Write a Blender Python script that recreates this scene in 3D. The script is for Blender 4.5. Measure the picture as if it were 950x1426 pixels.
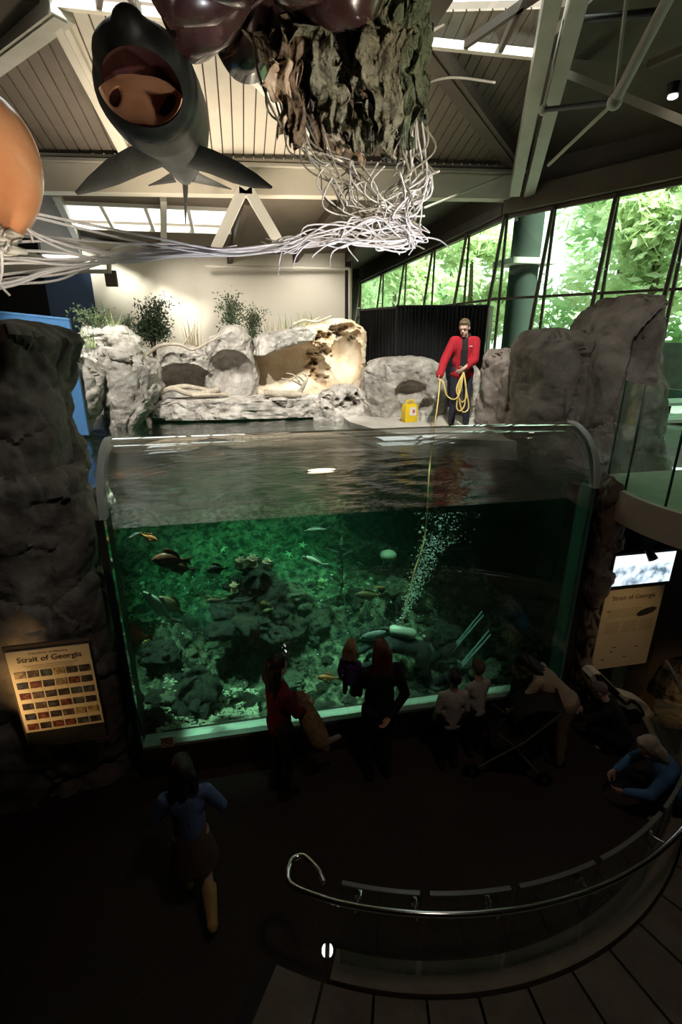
import bpy, bmesh, math, random
from mathutils import Vector, Matrix, Euler, noise
for o in list(bpy.data.objects): bpy.data.objects.remove(o)
S = bpy.context.scene
C = S.collection
R = math.radians
V = Vector

# ------------------------------------------------------------------ camera
CAM_H, F_PX, PITCH, YAW = 4.55, 700.0, R(20.0), R(11.0)
cam = bpy.data.cameras.new('camera'); camo = bpy.data.objects.new('camera', cam); C.objects.link(camo)
cam.sensor_fit = 'VERTICAL'; cam.sensor_height = 36.0; cam.lens = F_PX/1426*36
cam.clip_start = .05; cam.clip_end = 200
camo.location = (0, 0, CAM_H); camo.rotation_euler = (R(90)-PITCH, 0, -YAW)
S.camera = camo
S.view_settings.view_transform = 'Standard'; S.view_settings.look = 'None'
S.view_settings.gamma = 1; S.view_settings.use_curve_mapping = False
S.view_settings.exposure = 0.45
S.cycles.max_bounces = 7; S.cycles.diffuse_bounces = 3; S.cycles.glossy_bounces = 3
S.cycles.transmission_bounces = 4; S.cycles.transparent_max_bounces = 24; S.cycles.volume_bounces = 0
S.cycles.sample_clamp_indirect = 4.0; S.cycles.caustics_reflective = False; S.cycles.caustics_refractive = False

_fh = V((math.sin(YAW), math.cos(YAW), 0)); _r = V((math.cos(YAW), -math.sin(YAW), 0)); _up = V((0, 0, 1))
_f = _fh*math.cos(PITCH) - _up*math.sin(PITCH); _u = _up*math.cos(PITCH) + _fh*math.sin(PITCH)
def ray(x, y): return _r*((x-475)/F_PX) + _u*((713-y)/F_PX) + _f
def at(x, y, Y=None, z=None, D=None, X=None):      # measured photo point -> world point on a known plane
    d = ray(x, y)
    if Y is not None: k = Y/d.y
    elif z is not None: k = (z-CAM_H)/d.z
    elif X is not None: k = X/d.x
    else: k = D/math.hypot(d.x, d.y)
    return V((0, 0, CAM_H)) + d*k

# ------------------------------------------------------------------ world and lights
W = bpy.data.worlds.new('overcast_sky'); S.world = W; W.use_nodes = True
_b = W.node_tree.nodes['Background']; _b.inputs[0].default_value = (.92, 1.0, .95, 1); _b.inputs[1].default_value = 2.1

def aim(o, tgt): o.rotation_euler = (V(tgt)-o.location).to_track_quat('-Z', 'Y').to_euler()
def spot(name, loc, tgt, power, col, deg, blend=.5, size=.12):
    l = bpy.data.lights.new(name, 'SPOT'); l.energy = power; l.color = col; l.spot_size = R(deg); l.spot_blend = blend; l.shadow_soft_size = size
    o = bpy.data.objects.new(name, l); C.objects.link(o); o.location = loc; aim(o, tgt); return o
def area(name, loc, tgt, power, col, sx, sy):
    l = bpy.data.lights.new(name, 'AREA'); l.energy = power; l.color = col; l.shape = 'RECTANGLE'; l.size = sx; l.size_y = sy
    o = bpy.data.objects.new(name, l); C.objects.link(o); o.location = loc; aim(o, tgt); return o
sunl = bpy.data.lights.new('daylight_sun', 'SUN'); sunl.energy = 10.0; sunl.angle = R(12); sunl.color = (1, .97, .85)
suno = bpy.data.objects.new('daylight_sun', sunl); C.objects.link(suno); suno.rotation_euler = (R(38), R(22), 0)
WARM = (1, .86, .68); TRACK = (1, .95, .86)
# ceiling track spots over the rock pool
spot('rock_spot', (-2.4, 5.0, 8.0), (-1.4, 10.0, 3.5), 1350, TRACK, 44)
spot('rock_spot', (0.8, 5.6, 8.1), (0.6, 10.8, 3.5), 1350, TRACK, 42)
spot('rock_spot', (2.6, 5.0, 8.0), (3.1, 9.4, 3.3), 1250, TRACK, 38)
# warm up-lights behind the rocks that wash the beam and the roof boards
spot('roof_wash', (-1.2, 10.4, 5.2), (-.8, 10.0, 8.0), 250, WARM, 120, .9, .3)
spot('roof_wash', (1.2, 10.9, 5.0), (.8, 10.2, 8.0), 250, WARM, 140, .9, .3)
spot('wall_wash', (-1.0, 12.6, 6.2), (-.6, 14.6, 4.2), 110, TRACK, 110, .9, .2)
spot('wall_wash', (1.8, 12.6, 6.2), (1.8, 14.4, 4.4), 110, TRACK, 110, .9, .2)
# gallery spots that pick out the hanging models, then two added fills for the dark rocks
spot('model_spot', (-2.6, 2.2, 4.6), (-.8, 5.6, 6.5), 380, WARM, 46, .7, .15)
spot('model_spot', (2.2, 1.4, 4.8), (1.0, 4.7, 6.3), 260, WARM, 50, .7, .15)
spot('model_spot', (-.3, 2.2, 4.6), (-1.4, 3.9, 5.5), 70, WARM, 46, .7, .15)
spot('tentacle_spot', (2.7, 2.9, 3.3), (.7, 4.8, 5.35), 330, (1, .96, 1), 44, .7, .1)
spot('pillar_fill', (.6, .8, 8.0), (-1.9, 4.2, 3.5), 110, TRACK, 28, .9, .2)  # added fill from an unseen source, lifts the dark pillar
spot('stack_fill', (1.2, 1.0, 8.0), (4.6, 5.8, 4.1), 330, TRACK, 28, .9, .2)  # added fill from an unseen source, brightens the right-hand rocks
# spots over the water that light the reef
GREEN = (.76, 1, .80)
spot('reef_spot', (-.5, 6.0, 7.6), (-.4, 6.3, .5), 2000, GREEN, 26, .8)
spot('reef_spot', (1.2, 6.6, 7.6), (1.0, 6.6, .6), 2200, GREEN, 32, .8)
spot('reef_spot', (-2.2, 6.5, 6.6), (-.55, 5.25, .4), 2200, GREEN, 20, .6)
spot('reef_spot', (.9, 5.7, 7.5), (.9, 5.2, .4), 2200, GREEN, 17, .6)
spot('reef_spot', (0, 7.6, 7.5), (-.2, 8.3, .8), 2400, (.5, 1, .7), 36, .8)
spot('reef_spot', (2.1, 5.7, 7.5), (2.2, 5.2, .4), 1100, GREEN, 17, .6)
# floor-side fittings: picture lights of the two signs, dim warm cove; then an added gallery fill
spot('sign_light', (-2.5, 3.75, 1.45), (-1.95, 4.15, 1.5), 15, (1, .60, .24), 100, .9, .05)
spot('sign_light', (4.2, 3.6, 2.4), (4.3, 4.4, 1.2), 7, (1, .66, .3), 60, .9, .05)
spot('cove_light', (5.3, 3.7, .5), (5.3, 4.3, .05), 5, (1, .55, .2), 120, .9, .05)
spot('gallery_fill', (1.6, .6, 8.0), (2.0, 3.0, 0), 80, (1, .72, .58), 70, .9, .3)  # added fill with no fitting, lifts the visitors and the gallery floor

# ------------------------------------------------------------------ materials
MATS = {}
def mat(name, col, rough=.6, metal=0, col2=None, nscale=4, bump=0, bscale=12, spec=.4, emit=0, detail=6, coat=0, trans=0, ramp=(.35, .65), sub=0):
    if name in MATS: return MATS[name]
    m = bpy.data.materials.new(name); m.use_nodes = True; nt = m.node_tree; p = nt.nodes['Principled BSDF']
    p.inputs['Base Color'].default_value = (*col, 1); p.inputs['Roughness'].default_value = rough; p.inputs['Metallic'].default_value = metal
    p.inputs['Specular IOR Level'].default_value = spec; p.inputs['Coat Weight'].default_value = coat; p.inputs['Transmission Weight'].default_value = trans
    if emit: p.inputs['Emission Color'].default_value = (*col, 1); p.inputs['Emission Strength'].default_value = emit
    if col2 or bump: tc = nt.nodes.new('ShaderNodeTexCoord')
    if col2:
        n = nt.nodes.new('ShaderNodeTexNoise'); n.inputs['Scale'].default_value = nscale; n.inputs['Detail'].default_value = detail; n.inputs['Roughness'].default_value = .62
        r = nt.nodes.new('ShaderNodeValToRGB'); r.color_ramp.elements[0].position = ramp[0]; r.color_ramp.elements[1].position = ramp[1]
        r.color_ramp.elements[0].color = (*col, 1); r.color_ramp.elements[1].color = (*col2, 1)
        nt.links.new(tc.outputs['Object'], n.inputs['Vector']); nt.links.new(n.outputs['Fac'], r.inputs[0]); nt.links.new(r.outputs[0], p.inputs['Base Color'])
        if emit: nt.links.new(r.outputs[0], p.inputs['Emission Color'])
    if bump:
        n = nt.nodes.new('ShaderNodeTexNoise'); n.inputs['Scale'].default_value = bscale; n.inputs['Detail'].default_value = 8
        b = nt.nodes.new('ShaderNodeBump'); b.inputs['Strength'].default_value = bump; b.inputs['Distance'].default_value = .04
        nt.links.new(tc.outputs['Object'], n.inputs['Vector']); nt.links.new(n.outputs['Fac'], b.inputs['Height']); nt.links.new(b.outputs[0], p.inputs['Normal'])
    MATS[name] = m; return m
def clear(name, tint, ior=1.45, rough=.0, bump=0, bscale=6, vol=None, mult=1.0, add=0.0):   # clear sheet: see-through plus Fresnel mirror
    m = bpy.data.materials.new(name); m.use_nodes = True; nt = m.node_tree; N = nt.nodes; L = nt.links
    N.remove(N['Principled BSDF']); out = N['Material Output']
    t = N.new('ShaderNodeBsdfTransparent'); t.inputs[0].default_value = (*tint, 1)
    g = N.new('ShaderNodeBsdfGlossy'); g.inputs['Roughness'].default_value = rough
    fr = N.new('ShaderNodeFresnel'); fr.inputs['IOR'].default_value = ior
    ge = N.new('ShaderNodeNewGeometry'); mi = N.new('ShaderNodeMix'); mi.inputs['A'].default_value = ior; mi.inputs['B'].default_value = 1/ior   # same mirror strength seen from either face
    L.new(ge.outputs['Backfacing'], mi.inputs['Factor']); L.new(mi.outputs['Result'], fr.inputs['IOR'])
    mx = N.new('ShaderNodeMixShader'); L.new(t.outputs[0], mx.inputs[1]); L.new(g.outputs[0], mx.inputs[2])
    mm = N.new('ShaderNodeMath'); mm.operation = 'MULTIPLY_ADD'; mm.use_clamp = True; mm.inputs[1].default_value = mult; mm.inputs[2].default_value = add
    L.new(fr.outputs[0], mm.inputs[0]); L.new(mm.outputs[0], mx.inputs[0]); L.new(mx.outputs[0], out.inputs[0])
    if bump:
        tc = N.new('ShaderNodeTexCoord'); n = N.new('ShaderNodeTexNoise'); n.inputs['Scale'].default_value = bscale; n.inputs['Detail'].default_value = 3
        mp = N.new('ShaderNodeMapping'); mp.inputs['Scale'].default_value = (1, 2.2, 1)
        b = N.new('ShaderNodeBump'); b.inputs['Strength'].default_value = bump; b.inputs['Distance'].default_value = .05
        L.new(tc.outputs['Object'], mp.inputs[0]); L.new(mp.outputs[0], n.inputs['Vector']); L.new(n.outputs['Fac'], b.inputs['Height']); L.new(b.outputs[0], g.inputs['Normal']); L.new(b.outputs[0], fr.inputs['Normal'])
    if vol:
        (ac, ad, sc, sd) = vol
        a = N.new('ShaderNodeVolumeAbsorption'); a.inputs[0].default_value = (*ac, 1); a.inputs[1].default_value = ad
        if sd:
            s = N.new('ShaderNodeVolumeScatter'); s.inputs[0].default_value = (*sc, 1); s.inputs[1].default_value = sd
            ad_ = N.new('ShaderNodeAddShader'); L.new(a.outputs[0], ad_.inputs[0]); L.new(s.outputs[0], ad_.inputs[1]); L.new(ad_.outputs[0], out.inputs[1])
        else: L.new(a.outputs[0], out.inputs[1])
    MATS[name] = m; return m

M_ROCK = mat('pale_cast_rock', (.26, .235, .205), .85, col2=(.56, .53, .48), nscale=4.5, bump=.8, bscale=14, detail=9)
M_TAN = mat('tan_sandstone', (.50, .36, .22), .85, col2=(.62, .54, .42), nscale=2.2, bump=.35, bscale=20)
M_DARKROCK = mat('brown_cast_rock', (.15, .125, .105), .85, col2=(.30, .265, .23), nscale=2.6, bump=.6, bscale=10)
M_REEF = mat('reef_rock', (.03, .035, .028), .8, col2=(.24, .26, .20), nscale=9, bump=.9, bscale=26, ramp=(.38, .72))
M_GRAVEL = mat('seabed_gravel', (.012, .016, .010), .9, col2=(.34, .38, .27), nscale=7, bump=1, bscale=40, detail=10, ramp=(.42, .72))
M_CREAM = mat('cream_paint', (.66, .60, .50), .6, col2=(.72, .67, .57), nscale=1.2, bump=.05, bscale=30)
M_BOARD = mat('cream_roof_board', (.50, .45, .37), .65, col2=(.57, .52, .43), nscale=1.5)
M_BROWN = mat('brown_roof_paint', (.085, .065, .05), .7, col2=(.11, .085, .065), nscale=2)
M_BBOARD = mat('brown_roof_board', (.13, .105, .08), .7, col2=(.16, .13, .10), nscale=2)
M_STEEL = mat('painted_steel', (.44, .42, .36), .45, col2=(.50, .48, .41), nscale=3)
M_WHITEP = mat('white_paint', (.80, .78, .72), .5)
M_WALLW = mat('cream_wall', (.78, .70, .58), .8, col2=(.83, .76, .65), nscale=.6, bump=.05)
M_DBLUE = mat('dark_blue_wall', (.015, .035, .085), .7)
M_BLUE = mat('blue_panel', (.06, .19, .42), .6, col2=(.075, .21, .45), nscale=1)
M_BLACK = mat('black_paint', (.01, .009, .009), .6)
M_DARKWALL = mat('dark_brown_wall', (.022, .016, .014), .8, col2=(.03, .022, .018), nscale=2, bump=.15)
M_CARPET = mat('dark_brown_carpet', (.035, .025, .022), .95, col2=(.05, .037, .032), nscale=30, bump=.3, bscale=120)
M_DECK = mat('pale_deck', (.46, .44, .40), .8, col2=(.58, .55, .50), nscale=3, bump=.3, bscale=18)
M_MULL = mat('brown_metal', (.11, .075, .06), .45, spec=.5)
M_CHROME = mat('chrome', (.80, .80, .80), .1, metal=1)
M_DMETAL = mat('dark_metal', (.04, .04, .045), .4, metal=.6)
M_GLASS = clear('window_glass', (.84, .97, .88), 1.45, mult=.5)
M_SKYGLASS = clear('skylight_glass', (.95, .97, .97), 1.45, mult=.15)
M_BALGLASS = clear('balcony_glass', (.78, .93, .86), 1.5, mult=.7)
M_GUARD = clear('guard_glass', (.80, .86, .82), 1.5)
M_ACRYL = clear('clear_acrylic', (.965, .985, .975), 1.49, mult=3.4, add=.04)
M_RIM = mat('acrylic_edge', (.72, .76, .74), .25, spec=.6, coat=.3)
M_JAMB = mat('teal_edge', (.10, .30, .26), .35)
M_SILL = mat('pale_sill', (.55, .66, .60), .6)
M_WATER = clear('pool_water', (1, 1, 1), 1.33, rough=.01, bump=.3, bscale=5.5, vol=((.33, .86, .62), .36, (.25, .75, .5), .012), mult=1.8, add=.03)
def leafmat(name, c1, c2):
    m = mat(name, c1, .7, col2=c2, nscale=1.3, ramp=(.3, .7)); nt = m.node_tree; p = nt.nodes['Principled BSDF']; out = nt.nodes['Material Output']; t = nt.nodes.new('ShaderNodeBsdfTranslucent'); mx = nt.nodes.new('ShaderNodeMixShader'); mx.inputs[0].default_value = .5
    nt.links.new(p.inputs['Base Color'].links[0].from_socket, t.inputs[0]); nt.links.new(p.outputs[0], mx.inputs[1]); nt.links.new(t.outputs[0], mx.inputs[2]); nt.links.new(mx.outputs[0], out.inputs[0]); return m

# ------------------------------------------------------------------ mesh helpers
class MB:
    def __init__(s): s.v = []; s.f = []; s.m = []; s.mi = 0
    def _add(s, vs, fs):
        n = len(s.v); s.v += [tuple(p) for p in vs]; s.f += [tuple(i+n for i in f) for f in fs]; s.m += [s.mi]*len(fs); return s
    def box(s, c, d, rz=0, M=None):
        x, y, z = d[0]/2, d[1]/2, d[2]/2
        vs = [V((a, b, e)) for a in (-x, x) for b in (-y, y) for e in (-z, z)]
        if M is None: M = Matrix.Rotation(rz, 3, 'Z')
        return s._add([M @ p + V(c) for p in vs], [(0, 1, 3, 2), (4, 6, 7, 5), (0, 4, 5, 1), (2, 3, 7, 6), (0, 2, 6, 4), (1, 5, 7, 3)])
    def beam(s, a, b, w, h, up=(0, 0, 1)):            # box bar from a to b, w wide, h deep along up
        a, b = V(a), V(b); t = (b-a).normalized(); sd = t.cross(V(up))
        if sd.length < 1e-4: sd = t.cross(V((1, 0, 0)))
        sd.normalize(); u = sd.cross(t)
        vs = [p + sd*(i*w/2) + u*(j*h/2) for p in (a, b) for i, j in ((-1, -1), (1, -1), (1, 1), (-1, 1))]
        return s._add(vs, [(3, 2, 1, 0), (4, 5, 6, 7), (0, 1, 5, 4), (1, 2, 6, 5), (2, 3, 7, 6), (3, 0, 4, 7)])
    def tube(s, pts, r, n=8, cap=True):
        pts = [V(p) for p in pts]; k = len(pts); rr = r if isinstance(r, (list, tuple)) else [r]*k
        t0 = (pts[1]-pts[0]).normalized(); u = t0.orthogonal().normalized(); vs = []
        for i, p in enumerate(pts):
            t = (pts[min(i+1, k-1)]-pts[max(i-1, 0)])
            t = t.normalized() if t.length > 1e-7 else t0
            u = (u - t*u.dot(t)); u = u.normalized() if u.length > 1e-5 else t.orthogonal().normalized(); w = t.cross(u)
            vs += [p + (u*math.cos(2*math.pi*j/n) + w*math.sin(2*math.pi*j/n))*rr[i] for j in range(n)]
        fs = [(i*n+j, i*n+(j+1) % n, (i+1)*n+(j+1) % n, (i+1)*n+j) for i in range(k-1) for j in range(n)]
        if cap: fs += [tuple(range(n-1, -1, -1)), tuple(range((k-1)*n, k*n))]
        return s._add(vs, fs)
    def loft(s, rings, cap0=True, cap1=True, closed=True):
        n = len(rings[0]); vs = [p for r in rings for p in r]; m = n if closed else n-1
        fs = [(i*n+j, i*n+(j+1) % n, (i+1)*n+(j+1) % n, (i+1)*n+j) for i in range(len(rings)-1) for j in range(m)]
        if cap0 and closed: fs.append(tuple(range(n-1, -1, -1)))
        if cap1 and closed: fs.append(tuple(range((len(rings)-1)*n, len(rings)*n)))
        return s._add(vs, fs)
    def ell(s, c, r, M=None, nu=16, nv=10):
        r = r if isinstance(r, (tuple, list, Vector)) else (r, r, r); c = V(c); M = M or Matrix.Identity(3)
        rings = []
        for i in range(nv+1):
            a = math.pi*i/nv; a = min(max(a, .02), math.pi-.02)
            rings.append([c + M @ V((r[0]*math.sin(a)*math.cos(2*math.pi*j/nu), r[1]*math.sin(a)*math.sin(2*math.pi*j/nu), r[2]*math.cos(a))) for j in range(nu)])
        return s.loft(rings)
    def cap(s, a, b, ra, rb, n=14):                    # tapered capsule
        a, b = V(a), V(b); t = b-a; L = t.length
        if L < 1e-5: return s.ell(a, ra)
        t /= L; pts = []; rr = []
        for q in (-.98, -.8, -.45): pts.append(a + t*ra*q); rr.append(ra*math.sqrt(1-q*q))
        pts += [a, b]; rr += [ra, rb]
        for q in (.45, .8, .98): pts.append(b + t*rb*q); rr.append(rb*math.sqrt(1-q*q))
        return s.tube(pts, rr, n)
    def prism(s, poly, d):                             # 3D polygon extruded by vector d
        n = len(poly); poly = [V(p) for p in poly]; d = V(d)
        return s._add(poly + [p+d for p in poly], [tuple(range(n-1, -1, -1)), tuple(range(n, 2*n))] + [(i, (i+1) % n, n+(i+1) % n, n+i) for i in range(n)])
    def mesh(s, name):
        me = bpy.data.meshes.new(name); me.from_pydata(s.v, [], s.f); me.polygons.foreach_set('material_index', s.m)
        bm = bmesh.new(); bm.from_mesh(me); bmesh.ops.recalc_face_normals(bm, faces=bm.faces); bm.to_mesh(me); bm.free(); return me
    def build(s, name, m, parent=None, smooth=None, loc=None):
        return link(name, s.mesh(name), m, parent, smooth, loc)
def link(name, me, m, parent=None, smooth=None, loc=None):
    ms = m if isinstance(m, (list, tuple)) else [m]
    if not me.materials:
        for q in ms: me.materials.append(q)
    if smooth is not None:
        if smooth >= 180: me.polygons.foreach_set('use_smooth', [True]*len(me.polygons))
        elif smooth > 0: me.polygons.foreach_set('use_smooth', [True]*len(me.polygons)); me.set_sharp_from_angle(angle=R(smooth))
    o = bpy.data.objects.new(name, me); C.objects.link(o); o.parent = parent
    if loc is not None: o.location = loc
    return o
def tag(o, label, cat=None, group=None, kind=None):
    o['label'] = label
    if cat: o['category'] = cat
    if group: o['group'] = group
    if kind: o['kind'] = kind
    return o
def empty(name, label, cat, loc=(0, 0, 0), rz=0, group=None):
    o = bpy.data.objects.new(name, None); C.objects.link(o); o.location = loc; o.rotation_euler = (0, 0, rz); o.empty_display_size = .1
    return tag(o, label, cat, group)
def struct(o, label=None):
    o['kind'] = 'structure'
    if label: o['label'] = label
    return o
def spline(pts, n=8):                                  # Catmull-Rom through points
    pts = [V(p) for p in pts]; out = []
    for i in range(len(pts)-1):
        p0, p1, p2, p3 = pts[max(i-1, 0)], pts[i], pts[i+1], pts[min(i+2, len(pts)-1)]
        for k in range(n):
            t = k/n; out.append(.5*((2*p1) + (p2-p0)*t + (2*p0-5*p1+4*p2-p3)*t*t + (3*p1-p0-3*p2+p3)*t**3))
    return out + [pts[-1]]
def lerp(a, b, t): return a+(b-a)*t
def remesh(mb, voxel, smooth_it=4, cutters=()):        # one continuous skin around overlapping volumes
    me = mb.mesh('tmp'); o = bpy.data.objects.new('tmp', me); C.objects.link(o)
    md = o.modifiers.new('r', 'REMESH'); md.mode = 'VOXEL'; md.voxel_size = voxel
    if smooth_it:
        ms = o.modifiers.new('s', 'SMOOTH'); ms.factor = .5; ms.iterations = smooth_it
    dg = bpy.context.evaluated_depsgraph_get(); dg.update()
    res = bpy.data.meshes.new_from_object(o.evaluated_get(dg)); bpy.data.objects.remove(o); bpy.data.meshes.remove(me)
    res.materials.clear(); return res
def blob(name, mb, voxel, m, parent, it=4): return link(name, remesh(mb, voxel, it), m, parent, 180)
def poly_mesh_text(name, txt, size, m, parent, loc, rot, align='CENTER', extrude=.001):
    cu = bpy.data.curves.new(name, 'FONT'); cu.body = txt; cu.size = size; cu.align_x = align; cu.extrude = extrude; cu.resolution_u = 3
    o = bpy.data.objects.new('tmp', cu); C.objects.link(o); dg = bpy.context.evaluated_depsgraph_get(); dg.update()
    me = bpy.data.meshes.new_from_object(o.evaluated_get(dg)); bpy.data.objects.remove(o)
    q = link(name, me, m, parent); q.location = loc; q.rotation_euler = rot; return q

# ------------------------------------------------------------------ rock helpers
def facet(p, s, seed):                                 # planar facets and crevices
    q = V((p.x*s+seed*7.3, p.y*s+seed*3.1, p.z*s*.8-seed*5.7)); d, c = noise.voronoi(q)
    h = noise.cell_vector(c[0]*17.3); n = V((h.x-.5, h.y-.5, h.z-.5))
    e = d[1]-d[0]
    return (q-c[0]).dot(n)*1.3 - max(0, .10-e)*2.2
def rocky(p, seed, amp, s):
    return amp*(facet(p, s, seed) + .5*facet(p, s*2.3, seed+5) + .6*noise.fractal(p*s*2.2+V((seed, 0, 0)), .9, 2.1, 4))
def loft_rock(rows, Yf, th, seed=1, N=96, M=48, amp=.12, s=1.3, holes=(), p=2.8, top=.12, thin=0, back=0, pits=(), grooves=()):
    """rows: (py, left px, right px) measured outline, top to bottom, on the plane Y=Yf; th = depth of the boulder"""
    W3 = []
    for (py, a, b) in rows:
        A = at(a, py, Y=Yf+th*(.25 if a < 475 else .55)); B = at(b, py, Y=Yf+th*(.55 if b < 475 else .25)); W3.append((lerp(A.z, B.z, .5), A.x, B.x, Yf + (A.z-4)*0))
    # resample
    L = [0]
    for i in range(1, len(W3)): L.append(L[-1]+abs(W3[i][0]-W3[i-1][0])+.35*abs(W3[i][1]-W3[i-1][1])+.35*abs(W3[i][2]-W3[i-1][2]))
    rings = []
    for k in range(M):
        t = L[-1]*k/(M-1); i = 0
        while i < len(L)-2 and L[i+1] < t: i += 1
        f = (t-L[i])/max(1e-6, L[i+1]-L[i]); z, xl, xr, _ = [lerp(W3[i][q], W3[i+1][q], f) for q in range(4)]
        rings.append((z, xl, xr, 1.0))
    z0, xl, xr, _ = rings[0]; c = (xl+xr)/2
    capr = [(z0+top*q, c+(xl-c)*w, c+(xr-c)*w, w) for w, q in ((.02, 1), (.3, .97), (.55, .85), (.78, .6), (.93, .25))]
    rings = capr + rings; out = []
    for (z, xl, xr, dw) in rings:
        cx, w = (xl+xr)/2, max(.02, (xr-xl)/2); cy = Yf+th/2; ring = []
        for j in range(N):
            a = 2*math.pi*j/N; ca, sa = math.cos(a), math.sin(a)
            x = cx + w*math.copysign(abs(ca)**(2/p), ca); y = cy - th/2*dw*math.copysign(abs(sa)**(2/p), sa)
            P = V((x, y, z)); nrm = V((ca, -sa, .2 if dw == 1 else .9)).normalized()
            dd = rocky(P, seed, amp, s)
            if sa > 0:
                for (hx, hz, rx, rz, dep, pw) in holes:
                    q = ((x-hx)/rx)**2 + ((z-hz)/rz)**2
                    if q < 1:
                        e = (1-q)**pw; P.y += dep*e; dd *= 1-.8*min(1, e*2)
                for (hx, hz, r, dep) in pits:
                    q = ((x-hx)**2 + (z-hz)**2)/(r*r)
                    if q < 1: P.y += dep*(1-q)**.4; dd *= .3
            P += nrm*dd; ring.append(P)
        out.append(ring)
    return MB().loft(out)
def hole(px, py, Yf, rx, rz, dep, pw=.5):
    q = at(px, py, Y=Yf); return (q.x, q.z, rx, rz, dep, pw)
# ================================================================== STRUCTURE
def plate(name, poly, d, m, label=None, parent=None):
    o = MB().prism(poly, d).build(name, m, parent)
    return struct(o, label) if parent is None else o
DECK = 2.92
# ---- lower gallery
struct(MB().box((1.5, .3, -.1), (17, 9, .2)).build('floor', M_CARPET), 'dark brown carpet of the sunken viewing gallery')
struct(MB().box((1.5, -4.1, 4.3), (17, .2, 8.8)).build('wall_back', M_DARKWALL))
struct(MB().box((-7.1, 5, 4.3), (.2, 24, 8.8)).build('wall_left', M_DARKWALL))
struct(MB().box((10.1, -.2, 4.3), (.2, 7.8, 8.8)).build('wall_right', M_DARKWALL))
struct(MB().box((-4.3, 4.95, 1.46), (5.6, .3, 2.92)).build('wall_tank_left', M_DARKWALL))
struct(MB().box((6.85, 4.75, 1.46), (6.5, .3, 2.92)).build('wall_tank_right', M_DARKWALL))
struct(MB().box((1.15, 4.56, .19), (4.9, .26, .38)).build('wall_under_tank', M_DARKWALL))
# ---- upper decks
struct(MB().prism([(1.95, 9.2, DECK-.3), (2.35, 8.1, DECK-.3), (3.0, 7.45, DECK-.3), (5.2, 6.6, DECK-.3), (9.0, 5.0, DECK-.3), (9.8, 5.0, DECK-.3), (9.8, 30, DECK-.3), (1.95, 30, DECK-.3)], (0, 0, .3)).build('floor_deck', M_DECK), 'pale stone deck beside the rock pool')
struct(MB().box((-2.4, 13.2, DECK-.15), (9.2, 4.4, .3)).build('floor_rear', M_DECK))
struct(MB().box((-5.0, 8.0, DECK-.15), (4.0, 6.2, .3)).build('floor_left', M_DECK))
# ---- rear walls
wl = at(122, 400, Y=13.6); wc = at(275, 400, Y=14.6); wr = at(490, 400, Y=14.2)
def wall2(name, a, b, z0, z1, m, th=.2):
    a, b = V(a), V(b); t = (b-a).normalized(); n = V((-t.y, t.x, 0))*th
    return struct(MB().prism([(a.x, a.y, z0), (b.x, b.y, z0), (b.x+n.x, b.y+n.y, z0), (a.x+n.x, a.y+n.y, z0)], (0, 0, z1-z0)).build(name, m))
wall2('wall_rear_west', (wl.x, wl.y, 0), (wc.x, wc.y, 0), DECK, 6.45, M_WALLW)
wall2('wall_rear_east', (wc.x, wc.y-.0, 0), (wr.x, wr.y, 0), DECK, 6.45, M_WALLW)
wall2('wall_hall_side', (wr.x+.02, wr.y, 0), (wr.x+.5, 29, 0), DECK, 7.6, M_DARKWALL)
struct(MB().box((4.9, 29.4, 5.2), (3.8, .2, 5)).build('wall_hall_end', M_DARKWALL))
bl0 = at(-140, 400, Y=12.2); bl1 = at(60, 380, Y=12.6); bl2 = at(126, 380, Y=13.5)
wall2('wall_blue_west', (bl0.x-3, bl0.y, 0), (bl1.x, bl1.y, 0), DECK, 6.3, M_BLACK)
wall2('wall_blue_east', (bl1.x, bl1.y, 0), (bl2.x, bl2.y, 0), DECK, 5.95, M_DBLUE)
# ---- main cross beam
A = at(-120, 272, Y=11.5); B = at(728, 281, Y=11.5)
bm = MB(); a0, b0 = V((A.x-2.5, 11.5, A.z+.22)), V((B.x+.1, 11.5, B.z+.24))
bm.beam(a0, b0, .32, .44)
ob = struct(bm.build('trim_1', M_CREAM), 'deep cream roof beam spanning the hall')
MB().beam(a0+V((0, -.06, .25)), b0+V((0, -.06, .25)), .46, .05).build('beam_cap', M_STEEL, ob)
MB().beam(a0+V((0, -.05, .325)), b0+V((0, -.05, .325)), .40, .04).build('beam_cap', M_STEEL, ob)
struct(MB().beam(a0+V((0, .1, .5)), b0+V((0, .1, .55)), .1, .7).build('wall_over_beam', M_BROWN))
# ---- folded roof plates covered in boards
YB = 11.42
Nn = [at(x, y, Y=YB) for x, y in ((-150, 214), (178, 216), (478, 224), (724, 232))]
Uu = [at(x, y, Y=8.2) for x, y in ((72, 5), (283, 28), (575, 18), (775, 12))]
UZ = Uu[1].z
def clip(poly, ax, c, keep):
    out = []
    for i in range(len(poly)):
        p, q = poly[i], poly[(i+1) % len(poly)]; dp, dq = (p.dot(ax)-c)*keep, (q.dot(ax)-c)*keep
        if dp >= 0: out.append(p)
        if dp*dq < 0: out.append(p+(q-p)*(dp/(dp-dq)))
    return out
def boarded(idx, poly, m_board, m_back, w=.19, label=None):
    poly = [V(p) for p in poly]; n = (poly[1]-poly[0]).cross(poly[2]-poly[0]).normalized()
    if n.z < 0: n = -n
    e = V((1, 0, 0)); e = (e-n*e.dot(n)).normalized()
    root = struct(MB().prism([p+n*.03 for p in poly], n*.1).build('ceiling_%d' % idx, m_back), label)
    lo = min(p.dot(e) for p in poly); hi = max(p.dot(e) for p in poly); k = 0; c = lo
    while c < hi:
        q = clip(clip(poly, e, c+.011, 1), e, c+w-.011, -1)
        if len(q) >= 3: MB().prism(q, n*.03).build('board', m_board, root)
        c += w
    return root
far_l = V((-7, 11.42, Nn[0].z))
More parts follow.
